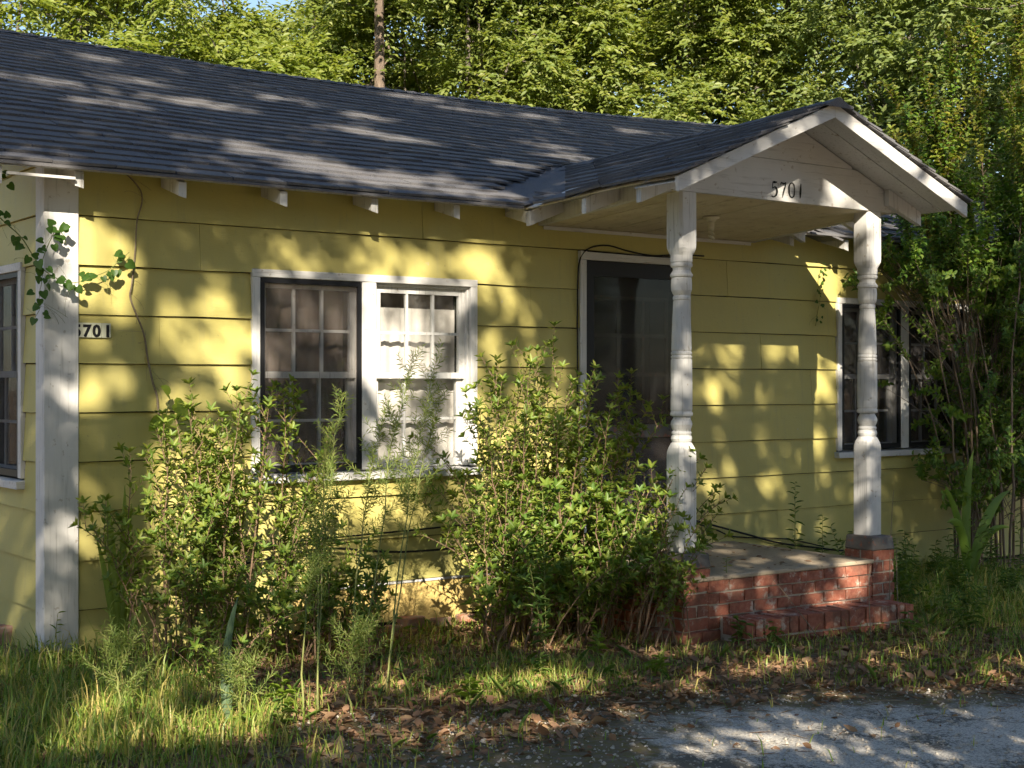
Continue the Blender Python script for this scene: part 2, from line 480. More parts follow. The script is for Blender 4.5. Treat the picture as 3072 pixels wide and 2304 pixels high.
MB().box(.12, XE-.12, .12, 7.08, .05, .12).build("room_floor", M['dark'], house)
MB().box(.12, XE-.12, .13, 7.08, 2.50, 2.56).build("room_ceiling", M['dark'], house)
MB().box(.12, XE-.12, 3.0, 3.1, .12, 2.5).build("room_partition", M['dark'], house)

def board(x0, x1, zb, zt, parent, axis='x', seed=0, th=.017):
    """one lap-siding board, butt at the bottom proud of the next board"""
    rr = random.Random(seed)
    n = max(2, int((x1-x0)/.45)+1)
    V, F = [], []
    for i in range(n+1):
        t = x0 + (x1-x0)*i/n
        w = rr.uniform(-.0036, .0030); dz = rr.uniform(-.0030, .0030)
        prof = [(-.0015, zt), (-.004+w*.3, zt), (-.004-th+w, zb+dz), (-.0015, zb+dz)]
        for (d, z) in prof:
            V.append((t, d, z) if axis == 'x' else (d, t, z))
    for i in range(n):
        for k in range(4):
            k2 = (k+1) % 4
            q = (i*4+k, i*4+k2, (i+1)*4+k2, (i+1)*4+k)
            F.append(q if axis == 'x' else q[::-1])
    e = (0,1,2,3); g = tuple(n*4+k for k in (3,2,1,0))
    F += [e[::-1], g[::-1]] if axis == 'x' else [e, g]
    mb = MB(); mb.v, mb.f = V, F
    return mb.build("siding_board", M['yellow'], parent)

trimboxes = [W1, W2, DR]
joints = {0: [2.35, 5.4], 1: [.86, 5.0], 2: [3.2], 3: [.62, 5.35], 4: [5.9, 8.4], 5: [.95], 6: [2.15, 4.9], 7: [1.62, 5.53], 8: [5.53], -1: [1.2, 6.1]}
for k in range(-1, 10):
    zt, zb = zk(k-1) - .0045, zk(k)
    if k == -1: zt = 2.655
    if k == 9: zb = -.04
    x0, x1 = .157, XE
    cuts = [(x0, x1)] if k != 9 else [(x0, 1.45), (5.0, XE)]
    for (a, b, c, d) in trimboxes:
        nc = []
        for (p, q) in cuts:
            if zb + .05 < d and zt - .05 > c and a < q and b > p:
                if a > p: nc.append((p, a))
                if b < q: nc.append((b, q))
            else: nc.append((p, q))
        cuts = nc
    for j in joints.get(k, []):
        nc = []
        for (p, q) in cuts:
            if p + .25 < j < q - .25: nc += [(p, j-.0012), (j+.0012, q)]
            else: nc.append((p, q))
        cuts = nc
    for (a, b, c, d) in trimboxes:
        if zb < c - .02 and zt - .05 > c and c > .5: board(a+.001, b-.001, zb, c-.002, front_wall, 'x', k*31+77, .017)
    for i, (p, q) in enumerate(cuts):
        board(p, q, zb, zt, front_wall, 'x', k*31+i, .017 if not (p > 5.3 and k in (7, 8)) else .012)
for k in range(-1, 10):
    zt, zb = zk(k-1) - .0045, zk(k)
    y1 = 2.6
    segs = [(.104, y1)]
    if zt > SOPEN[2] - .07 and zb < SOPEN[3] + .06: segs = [(.104, SOPEN[0]-.055), (SOPEN[1]+.055, y1)]
    if k == -1: zt = 2.70; segs = [(.104, 2.6)]
    if k == -1: zb = 2.625
    if k == 9: zb = -.012
    if k == 1: board(SOPEN[0]-.054, SOPEN[1]+.054, 2.1235, zt, side_wall, 'y', 901)
    if k == 6: board(SOPEN[0]-.054, SOPEN[1]+.054, zb, .873, side_wall, 'y', 900)
    for i, (p, q) in enumerate(segs):
        if q - p > .05: board(p, q, zb, zt, side_wall, 'y', 500+k*7+i)
# corner boards
MB().box(-.030, .157, -.030, -.0018, -.07, 2.62).build("corner_board", M['white'], house, bevel=.003)
MB().box(-.030, -.0018, -.0015, .104, -.07, 2.66).build("corner_board", M['white'], house, bevel=.003)
# painted skirt under the boards and crumbled foundation
mb = MB(); nseg = 24; V = []; F = []
for i in range(nseg+1):
    x = 1.45 + (3.31-1.45)*i/nseg
    zb = -.01 + .018*math.sin(i*1.9) + .016*math.sin(i*.7+1) + random.uniform(-.012, .012)
    for (y, z) in ((.0, .236), (-.012, .236), (-.016, zb), (.0, zb)): V.append((x, y, z))
for i in range(nseg):
    for k in range(4): F.append((i*4+k, i*4+(k+1) % 4, (i+1)*4+(k+1) % 4, (i+1)*4+k))
F += [(3,2,1,0), tuple(nseg*4+k for k in range(4))]
mb.v, mb.f = V, F; mb.build("foundation_skirt", M['stucco'], house)
MB().box(1.46, 3.30, -.020, -.0166, .222, .236).build("skirt_drip_strip", M['whiteh'], house)

# ------------------------------------------------------------------ roof surfaces
def main_h(x, y):
    rd = 4.105 + .0052*(np.clip(x, -1, 9.6)-3.75)**2
    t = (y+.285)/3.885
    return 2.575 + t*(rd-2.575) + .006*np.sin(x*2.3+1)*np.sin(3*t+.5)
PX = 4.255
def porch_h(x, y):
    rz = 3.172 - .031*(y+1.7)
    a = np.abs(x-PX)
    s = np.where(x < PX, .418 - .0*(y+1.7), .392)
    return rz - a*s + .006*np.sin(y*4.+x*2)
def smax(a, b, k=.05):
    return .5*(a+b+np.sqrt((a-b)**2 + k*k))
def roof_m(x, y):
    return np.where(np.abs(x-PX) < 1.75, smax(main_h(x, y), porch_h(x, y), .045) - .004, main_h(x, y))
def roof_p(x, y):
    w = sstep(-.50, -.15, y); p = porch_h(x, y)
    return p*(1-w) + w*(smax(main_h(x, y), p, .045) - .004)
def roof_h(x, y):
    return np.where(y > -.30, roof_m(x, y), porch_h(x, y))

def grid_slab(name, xs, ys, hf, th, mat, parent, keep=None, off=0.):
    nx, ny = len(xs), len(ys)
    X, Y = np.meshgrid(xs, ys, indexing='ij'); Z = hf(X, Y) + off
    top = np.stack([X, Y, Z], -1).reshape(-1, 3); bot = top.copy(); bot[:, 2] -= th
    V = np.concatenate([top, bot]); o = nx*ny; Q = []
    idx = lambda i, j: i*ny+j
    for i in range(nx-1):
        for j in range(ny-1):
            a, b, c, d = idx(i,j), idx(i+1,j), idx(i+1,j+1), idx(i,j+1)
            Q += [(a,b,c,d), (o+d,o+c,o+b,o+a)]
    for i in range(nx-1):
        Q += [(idx(i,0), o+idx(i,0), o+idx(i+1,0), idx(i+1,0)), (idx(i+1,ny-1), o+idx(i+1,ny-1), o+idx(i,ny-1), idx(i,ny-1))]
    for j in range(ny-1):
        Q += [(idx(0,j+1), o+idx(0,j+1), o+idx(0,j), idx(0,j)), (idx(nx-1,j), o+idx(nx-1,j), o+idx(nx-1,j+1), idx(nx-1,j+1))]
    return link(name, npmesh(name, V, np.array(Q), None, mat), parent)

XR0, XR1 = -.40, 9.6
roof = grid_slab("roof", np.linspace(XR0+.01, XR1-.01, 40), np.linspace(-.225, 3.6, 8), main_h, .024, M['whitew'], house, off=-.014)
def back_h(x, y): return main_h(x, 7.2-y)
grid_slab("rear_roof_slope", np.linspace(XR0, XR1, 20), np.linspace(3.602, 7.485, 6), back_h, .04, M['shingle'], house)
porch_roof = grid_slab("porch_roof", np.linspace(PX-1.262, PX+1.262, 13), np.linspace(-1.655, .9, 8), porch_h, .014, M['whitew'], house, off=-.014)
# dark felt under the shingles in the valley
grid_slab("valley_felt", np.linspace(2.75, 5.76, 44), np.linspace(-.27, 1.7, 30), roof_h, .01, M['shingle'], roof, off=-.006)

EXPO = .142
def shingle_proto(seed, w):
    rr = random.Random(seed); L = EXPO*1.75
    j = lambda s: rr.uniform(-s, s)
    e = [.018 + rr.uniform(0, .008), .018 + rr.uniform(0, .008)]
    x0, x1 = .0042 + j(.0015), w-.0042 + j(.0015)
    y0, y1 = j(.003), j(.003)
    V = [(x0,y0,e[0]-.015),(x1,y1,e[1]-.015),(x1,L,-.006),(x0,L,-.006),(x0,y0,e[0]),(x1,y1,e[1]),(x1,L,.0005),(x0,L,.0005)]
    F = [(0,3,2,1),(4,5,6,7),(0,1,5,4),(1,2,6,5),(2,3,7,6),(3,0,4,7)]
    return V, F
TABW = .335
protos = [shingle_proto(s, TABW) for s in range(10)]
pmesh = [rawmesh("shingle", V, F, M['shingle']) for V, F in protos]
def frame(x, y, ux, uy, hf):
    """matrix with x axis along (ux,uy), y axis upslope, z normal"""
    e = .03
    hx = (float(hf(x+e, y))-float(hf(x-e, y)))/(2*e); hy = (float(hf(x, y+e))-float(hf(x, y-e)))/(2*e)
    X = Vector((ux, uy, ux*hx+uy*hy)).normalized(); nrm = Vector((-hx, -hy, 1)).normalized(); Y = nrm.cross(X)
    m = Matrix.Identity(4)
    for r in range(3): m[r][0], m[r][1], m[r][2] = X[r], Y[r], nrm[r]
    m[0][3], m[1][3], m[2][3] = x, y, float(hf(x, y))
    return m
tabs = []
rr = random.Random(5)
cosA = math.cos(math.atan(.40)); TL = EXPO*1.75
i = 0
while True:
    y = -.285 + i*EXPO*cosA
    if y > 3.6 - .05: break
    sy = min(1., (3.6-y)/cosA/TL)
    x = XR0 + (-.17 if i % 2 else 0) + rr.uniform(-.05, .02)
    while x < XR1 - .02:
        if x + TABW > XR0 - .1:
            xc = x + TABW/2
            if not (abs(xc-PX) < 1.62 and y > -.36 and float(porch_h(xc, y)) > float(main_h(xc, y)) + .012):
                if not (y < .6 and 2.3 < xc < 6.2 and max(abs(float(roof_m(q+.03, y))-float(roof_m(q-.03, y))) for q in (x, xc, x+TABW)) > .017): tabs.append((x, y, 1., 0., roof, rr.randrange(10), 1., sy))
        x += TABW
    i += 1
for side in (-1, 1):
    i = 0
    while True:
        a = 1.318 - i*EXPO*cosA
        if a < .04: break
        sy = min(1., a/cosA/TL)
        xx = PX + side*a
        t = -1.722
        first = True
        while t < 1.8:
            w = TABW*(.5 if (first and i % 2) else 1.); first = False
            yc = t + w/2
            ok = not (yc > -.34 and float(main_h(xx, yc)) > float(porch_h(xx, yc)) - .006)
            if ok and yc > -.6 and abs(float(roof_p(xx+.03, t+w*.8))-float(roof_p(xx-.03, t+w*.8))) < .019: ok = False
            if ok:
                if side < 0: tabs.append((xx, t + w, 0., -1., porch_roof, rr.randrange(10), w/TABW, sy))
                else: tabs.append((xx, t, 0., 1., porch_roof, rr.randrange(10), w/TABW, sy))
            t += w
        i += 1
camp = np.array(cam.location)
fwdv = np.array([math.sin(.634), math.cos(.634), 0]); rgtv = np.array([math.cos(.634), -math.sin(.634), 0])
def view_px(x, y, z):
    d = np.array([x, y, z]) - camp; dz = d @ fwdv
    return 1536 + 4384*(d @ rgtv)/dz, 1152 - 4384*d[2]/dz, dz
def score(t):
    px, py, dz = view_px(t[0], t[1], float(roof_h(np.float64(t[0]), np.float64(t[1]))))
    vis = -160 < px < 3150
    if t[4] is porch_roof and t[3] > 0: vis = False        # far slope of the porch, hidden
    return (0 if vis else 100) + dz
tabs.sort(key=score)
rest = {roof: ([], []), porch_roof: ([], [])}
cnt = {roof: 0, porch_roof: 0}
for t in tabs:
    x, y, ux, uy, par, pv, sx, sy = t
    m = frame(x, y, ux, uy, roof_m if par is roof else roof_p) @ Matrix.Diagonal((sx, sy, 1, 1))
    lim = 298 if par is roof else 100
    if cnt[par] < lim and score(t) < 99:
        o = bpy.data.objects.new("shingle", pmesh[pv]); COL.objects.link(o); o.parent = par; o.matrix_basis = m; cnt[par] += 1
    else:
        V, F = protos[pv]; L = rest[par]; b = len(L[0])
        L[0].extend([tuple(m @ Vector(v)) for v in V]); L[1].extend([tuple(b+q for q in f) for f in F])
# ridge caps join the far shingles
for (x0, x1, yy, par) in ((XR0, XR1, 3.6, roof),):
    x = x0; k = 0
    while x < x1:
        zz = float(main_h(x, 3.6)) + .004; zz2 = float(main_h(x+.2, 3.6)) + .004
        L = rest[par]; b = len(L[0]); up = .012
        L[0].extend([(x, 3.46, zz-.045), (x+.2, 3.46, zz2-.045+up), (x+.2, 3.6, zz2+up+.004), (x, 3.6, zz), (x, 3.74, zz-.045), (x+.2, 3.74, zz2-.045+up)])
        L[1].extend([(b, b+1, b+2, b+3), (b+3, b+2, b+5, b+4), (b+1, b+5, b+2)])
        x += .145; k += 1
y = -1.73
while y < 1.0:
    z1 = float(porch_h(PX, y)) + .006; L = rest[porch_roof]; b = len(L[0])
    L[0].extend([(PX-.13, y, z1-.052), (PX-.13, y+.2, z1-.058), (PX, y+.2, z1-.002), (PX, y, z1+.012), (PX+.13, y, z1-.052), (PX+.13, y+.2, z1-.058)])
    L[1].extend([(b+3, b+2, b+1, b), (b+4, b+5, b+2, b+3), (b, b+4, b+3)])
    y += .145
for par, (V, F) in rest.items():
    o = link("shingles", rawmesh("shingles", V, F, M['shingle']), par); o["kind"] = "stuff"

# starter strips: doubled shingle edge along the eave, either side of the porch
for (s0, s1) in ((XR0, 2.93), (5.60, XR1)):
    rs = MB(); n = 24; V = []; F = []
    for i in range(n+1):
        xa = s0 + (s1-s0)*i/n; za = float(main_h(xa, -.285))
        V += [(xa,-.292,za-.014),(xa,-.292,za+.001),(xa,-.1,za+.068),(xa,-.1,za+.058)]
    for i in range(n):
        for k in range(4): F.append((i*4+k, (i+1)*4+k, (i+1)*4+(k+1) % 4, i*4+(k+1) % 4))
    F += [(0,1,2,3), (n*4+3, n*4+2, n*4+1, n*4)]
    rs.v, rs.f = V, F; rs.build("starter_strip", M['shingle'], roof)

# rafter tails of the main roof
def tail(xr, bent=0.):
    w = .046; y0 = -.238 - bent
    zt0 = float(main_h(xr, y0)) - .042; zt1 = float(main_h(xr, 0)) - .042
    h0, h1 = .088, .098
    mb = MB().hexa([(xr-w,y0,zt0-h0+.012),(xr,y0,zt0-h0),(xr,.02,zt1-h1),(xr-w,.02,zt1-h1),(xr-w,y0,zt0),(xr,y0,zt0),(xr,.02,zt1),(xr-w,.02,zt1)])
    return mb.build("rafter_tail", M['whitew'], house, bevel=.002)
for x in (.114, .676, 1.288, 1.90, 2.49, 3.04, 5.47, 6.06, 6.66, 7.27, 7.88, 8.5, 9.1): tail(x, rr.uniform(-.012, .012))
# overhang at the gable end: barge rafter and a white edging lath under the eave
tail(-.315, .01)
bb = MB(); n = 10
for i in range(n):
    ya, yb = -.25 + 3.83*i/n, -.25 + 3.83*(i+1)/n
    za, zb_ = float(main_h(-.36, ya))-.043, float(main_h(-.36, yb))-.043
    bb.hexa([(-.385,ya,za-.12),(-.36,ya,za-.12),(-.36,yb,zb_-.12),(-.385,yb,zb_-.12),(-.385,ya,za),(-.36,ya,za),(-.36,yb,zb_),(-.385,yb,zb_)])
bb.build("barge_board", M['whitew'], house)
MB().box(-.29, .06, -.255, -.232, 2.513, 2.527).build("eave_lath", M['whiteh'], house)

# ------------------------------------------------------------------ windows
def curtain(mb, x0, x1, y, z0, z1, amp, n, ph, hem=0.):
    V, F = [], []
    rows = 5
    for i in range(n+1):
        x = x0 + (x1-x0)*i/n
        for j in range(rows+1):
            t = j/rows
            yy = y + amp*math.sin(i*1.15+ph)*(1-.4*t) + .4*amp*math.sin(i*2.7+ph+t*2)
            z = z0 + (z1-z0)*t + (hem*math.sin(i*1.2+ph) if j == 0 else 0)
            V.append((x, yy, z))
    for i in range(n):
        for j in range(rows):
            a = i*(rows+1)+j; F.append((a, a+rows+1, a+rows+2, a+1))
    mb.add(V, F); return mb

def window(x0, x1, z0, z1, mull, name, screens, label=None, side=False):
    """double window: casing, mullion, sashes with muntins and panes, screens, curtains.  side=True swaps axes (window in the gable wall)"""
    win = empty(name, (0, 0, 0), house)
    if label: win["label"] = label
    def bld(mb, nm, mat, par=win, bevel=0, smooth=False):
        if side: mb.v = [(y, x, z) for (x, y, z) in mb.v]; mb.f = [f[::-1] for f in mb.f]
        return mb.build(nm, mat, par, smooth, None, bevel)
    t = .050
    bld(MB().box(x0, x1, -.034, -.002, z1-.046, z1), "head_casing", M['whiteh'], bevel=.003)
    bld(MB().box(x0, x0+t, -.032, -.002, z0+.058, z1-.0465), "jamb_casing", M['white'], bevel=.003)
    bld(MB().box(x1-t, x1, -.032, -.002, z0+.058, z1-.0465), "jamb_casing", M['white'], bevel=.003)
    bld(MB().hexa([(x0-.02,-.062,z0),(x1+.02,-.062,z0),(x1+.02,.10,z0),(x0-.02,.10,z0),(x0-.02,-.062,z0+.044),(x1+.02,-.062,z0+.044),(x1+.02,.10,z0+.056),(x0-.02,.10,z0+.056)]), "sill", M['whiteh'], bevel=.003)
    bays = []
    if mull: bays = [(x0+t, mull[0]), (mull[1], x1-t)]; bld(MB().box(mull[0], mull[1], -.030, .10, z0+.058, z1-.0465), "mullion", M['white'], bevel=.003)
    else: bays = [(x0+t, x1-t)]
    za, zb = z0+.06, z1-.047
    for bi, (a, b) in enumerate(bays):
        mid = (za+zb)/2 + .005
        # inner stops / reveal
        bld(MB().box(a, a+.016, -.003, .085, za, zb).box(b-.016, b, -.003, .085, za, zb).box(a+.016, b-.016, -.003, .085, zb-.016, zb), "stop", M['white'])
        for si, (s0, s1, yy) in enumerate(((mid-.02, zb-.016, .022), (za, mid+.02, .052))):
            l, r = a+.017, b-.017
            st, rl = .042, (.045 if si == 0 else .06)
            fr = MB().box(l, l+st, yy, yy+.028, s0, s1).box(r-st, r, yy, yy+.028, s0, s1)
            fr.box(l+st, r-st, yy, yy+.028, s1-.04, s1).box(l+st, r-st, yy, yy+.028, s0, s0+rl*.8)
            sash = bld(fr, "sash", M['whitew'])
            gx0, gx1, g0, g1 = l+st, r-st, s0+rl*.8, s1-.04
            for c in range(1, 3):
                xc = gx0+(gx1-gx0)*c/3
                bld(MB().box(xc-.0085, xc+.0085, yy+.003, yy+.025, g0, g1), "muntin", M['whitew'])
            zc = (g0+g1)/2
            bld(MB().box(gx0, gx1, yy+.0045, yy+.0235, zc-.0085, zc+.0085), "muntin", M['whitew'])
            for c in range(3):
                for q in range(2):
                    pa, pb = gx0+(gx1-gx0)*c/3+.0085*(c > 0), gx0+(gx1-gx0)*(c+1)/3-.0085*(c < 2)
                    qa, qb = (g0, zc-.0085) if q == 0 else (zc+.0085, g1)
                    tl = random.uniform(-.0012, .0012)
                    bld(MB().add([(pa,yy+.013,qa),(pb,yy+.013+tl,qa),(pb,yy+.013+tl,qb),(pa,yy+.013,qb)], [(0,1,2,3)]), "pane", M['glass'])
        if screens[bi]:
            kind = screens[bi]
            f = .030
            sf = MB().box(a+.003, a+f, -.026, -.006, za+.004, zb-.003).box(b-f, b-.003, -.026, -.006, za+.004, zb-.003)
            sf.box(a+f, b-f, -.026, -.006, zb-f, zb-.003).box(a+f, b-f, -.026, -.006, za+.004, za+f+.012)
            bld(sf, "screen_frame", M['black'])
            bld(MB().add([(a+f,-.015,za+f+.01),(b-f,-.015,za+f+.01),(b-f,-.015,zb-f),(a+f,-.015,zb-f)], [(0,1,2,3)]), "insect_screen", M['screen' if kind == 1 else 'screend'])
            cu = curtain(MB(), a+.02, b-.02, .17, za+.05, zb-.03, .018, 34, bi*2.1)
            bld(cu, "curtain", M['curtaind'], smooth=True)
        else:
            bld(curtain(MB(), a+.02, b-.02, .135, za+.02, zb-.14, .010, 40, 1.3, .0), "curtain", M['curtain'], smooth=True)
            bld(curtain(MB(), a+.01, b-.01, .155, zb-.30, zb-.01, .014, 40, .3, .012), "valance", M['curtaind'], smooth=True)
    return win
window(*W1, (1.909, 2.008), "window", (1, 0))
window(*W2, (6.948, 7.044), "window", (2, 2), )
window(SOPEN[0]-.05, SOPEN[1]+.05, .875, 2.122, None, "window", (2,), side=True)

# ------------------------------------------------------------------ door
door = empty("front_door", (0, 0, 0), house)
MB().box(3.604, 3.659, -.034, -.002, .30, 2.293).build("jamb_casing", M['white'], door, bevel=.003)
MB().box(4.57, 4.622, -.034, -.002, .30, 2.293).build("jamb_casing", M['white'], door, bevel=.003)
MB().box(3.604, 4.622, -.036, -.002, 2.294, 2.3535).build("head_casing", M['whiteh'], door, bevel=.003)
sd = MB().box(3.663, 3.735, -.018, .012, .31, 2.288).box(4.495, 4.566, -.018, .012, .31, 2.288).box(3.735, 4.495, -.018, .012, 2.19, 2.288).box(3.735, 4.495, -.018, .012, .31, .42)
sd.build("storm_door_frame", M['black'], door)
MB().box(3.735, 4.495, -.016, .010, 1.08, 1.17).build("storm_door_rail", M['cement'], door)
MB().add([(3.735,-.004,1.17),(4.495,-.004,1.17),(4.495,-.004,2.19),(3.735,-.004,2.19)], [(0,1,2,3)]).build("storm_door_screen", M['screend'], door)
MB().add([(3.735,-.010,1.17),(4.495,-.010,1.17),(4.495,-.010,2.19),(3.735,-.010,2.19)], [(0,1,2,3)]).build("storm_door_glass", M['sglass'], door)
MB().add([(3.735,-.004,.42),(4.495,-.004,.42),(4.495,-.004,1.08),(3.735,-.004,1.08)], [(0,1,2,3)]).build("storm_door_screen", M['screen'], door)
MB().box(3.66, 4.568, .06, .10, .30, 2.29).build("door_leaf", M['door'], door)
for (a, b) in ((3.78, 3.93), (4.04, 4.19), (4.30, 4.45)): MB().box(a, b, .052, .0605, 1.25, 2.05).build("door_panel", M['door'], door)
for (a, b) in ((3.80, 4.06), (4.17, 4.43)): MB().box(a, b, .052, .0605, .45, 1.05).build("door_panel", M['door'], door)
for zz in (1.25, 1.52, 1.79, 2.05): MB().box(3.76, 4.47, .040, .0515, zz-.014, zz+.014).build("glazing_bar", M['cement'], door)
for xx in (3.775, 4.0, 4.23, 4.455): MB().box(xx-.013, xx+.013, .041, .0512, 1.24, 2.06).build("glazing_bar", M['cement'], door)
MB().tube([(4.45, -.02, 1.13), (4.45, -.06, 1.13)], .008, 8).tube([(4.39, -.06, 1.13), (4.46, -.06, 1.13)], .009, 8).build("handle", M['cement'], door)

# ------------------------------------------------------------------ porch
# posts: square blocks with turned middle
def post(cx, cy):
    h = .0705; mb = MB()
    def sq(z0, z1, hh0, hh1):
        mb.hexa([(cx-hh0,cy-hh0,z0),(cx+hh0,cy-hh0,z0),(cx+hh0,cy+hh0,z0),(cx-hh0,cy+hh0,z0),(cx-hh1,cy-hh1,z1),(cx+hh1,cy-hh1,z1),(cx+hh1,cy+hh1,z1),(cx-hh1,cy+hh1,z1)])
    # lower and upper blocks, then shoulders as lofts from square to round
    n = 24
    def loft(zs):
        base = len(mb.v)
        for (z, r, q) in zs:      # q: 1 square, 0 round
            for k in range(n):
                t = 2*math.pi*(k+.5)/n; c, s = math.cos(t), math.sin(t)
                m = max(abs(c), abs(s)); rr_ = (r/m)*q + r*(1-q)
                rr_ = min(rr_, math.hypot(h, h))
                mb.v.append((cx+rr_*c, cy+rr_*s, z))
        for i in range(len(zs)-1):
            for k in range(n):
                k2 = (k+1) % n
                mb.f.append((base+i*n+k, base+i*n+k2, base+(i+1)*n+k2, base+(i+1)*n+k))
        mb.f.append(tuple(base+k for k in range(n-1,-1,-1))); mb.f.append(tuple(base+(len(zs)-1)*n+k for k in range(n)))
    loft([(.448,h,1),(.75,h,1),(1.02,h,1),(1.045,.0705,.92),(1.07,.069,.55),(1.092,.064,.15),(1.10,.062,0),(1.102,.055,0),(1.11,.060,0),(1.125,.0645,0),(1.142,.060,0),(1.145,.056,0),(1.158,.061,0),(1.168,.058,0),
          (1.172,.052,0),(1.19,.060,0),(1.21,.066,0),(1.228,.062,0),(1.246,.052,0),(1.256,.048,0),(1.258,.056,0),(1.262,.066,0),(1.272,.069,0),(1.285,.066,0),(1.288,.062,0),(1.30,.0655,0),(1.45,.0655,0),(1.60,.064,0),
          (1.602,.058,0),(1.612,.064,0),(1.620,.064,0),(1.624,.058,0),(1.634,.064,0),(1.644,.063,0),(1.648,.058,0),(1.66,.0615,0),(1.75,.059,0),(1.86,.0545,0),(1.95,.050,0),(1.953,.046,0),(1.960,.052,0),(1.970,.053,0),(1.98,.050,0),
          (1.984,.046,0),(1.998,.055,0),(2.015,.062,0),(2.05,.0635,0),(2.085,.061,0),(2.09,.058,0),(2.098,.068,0),(2.108,.069,0),(2.118,.062,0),(2.135,.052,0),(2.15,.054,0),(2.156,.064,0),(2.166,.067,0),(2.176,.066,0),(2.178,.060,0),(2.186,.066,0),(2.222,.066,0),
          (2.226,.066,.1),(2.245,.069,.5),(2.265,.0705,.9),(2.285,h,1),(2.45,h,1),(2.600,h,1)])
    return mb.build("porch_post", M['whitew'], house)
P1, P2 = (3.415, -1.229), (5.102, -1.229)
post(*P1); post(*P2)

# beams between posts and to the wall, ceiling boards
def soff(y): return 2.505 + (-y/1.3)*.098
ceil_ = empty("porch_ceiling", (0, 0, 0), house)
x = 3.30; k = 0
while x < 5.235:
    w = .0625
    mb = MB(); dz = random.uniform(-.0015, .0015)
    mb.hexa([(x,-1.268,soff(-1.268)+dz),(x+w-.004,-1.268,soff(-1.268)+dz),(x+w-.004,-.002,soff(0)+dz),(x,-.002,soff(0)+dz),(x,-1.268,soff(-1.268)+.014),(x+w-.004,-1.268,soff(-1.268)+.014),(x+w-.004,-.002,soff(0)+.014),(x,-.002,soff(0)+.014)])
    mb.build("ceiling_plank", M['ceiling'], ceil_); x += w; k += 1
for (a, b) in ((3.262, 3.298), (5.238, 5.275)):
    MB().hexa([(a,-1.268,soff(-1.268)-.004),(b,-1.268,soff(-1.268)-.004),(b,-.002,soff(0)-.004),(a,-.002,soff(0)-.004),(a,-1.268,soff(-1.268)+.10),(b,-1.268,soff(-1.268)+.10),(b,-.002,soff(0)+.10),(a,-.002,soff(0)+.10)]).build("side_beam", M['whitew'], house)
MB().box(3.30, 5.236, -.024, -.0195, 2.478, 2.503).build("ceiling_moulding", M['whiteh'], house)
# gable face: two boards, the upper one cut to the slopes
gab = empty("porch_gable", (0, 0, 0), house)
gy0, gy1 = -1.30, -1.272
def under(x): return float(porch_h(x, -1.3)) - .040
def gboard(z0, z1, nm):
    n = 40; xa, xb = 3.285, 5.262; V = []; F = []
    pts = []
    for i in range(n+1):
        x = xa + (xb-xa)*i/n
        top = min(z1, under(x))
        if top > z0 + .001: pts.append((x, top))
    m = len(pts)
    for (x, top) in pts: V += [(x,gy0,z0),(x,gy0,top),(x,gy1,z0),(x,gy1,top)]
    for i in range(m-1):
        a, b = i*4, (i+1)*4
        F += [(a,b,b+1,a+1),(a+2,a+3,b+3,b+2),(a+1,b+1,b+3,a+3),(a,a+2,b+2,b)]
    F += [(0,1,3,2), ((m-1)*4,(m-1)*4+2,(m-1)*4+3,(m-1)*4+1)]
    mb = MB(); mb.v, mb.f = V, F; return mb.build(nm, M['whiteh'], gab)
gboard(2.602, 2.858, "gable_board"); gboard(2.861, 3.2, "gable_board")
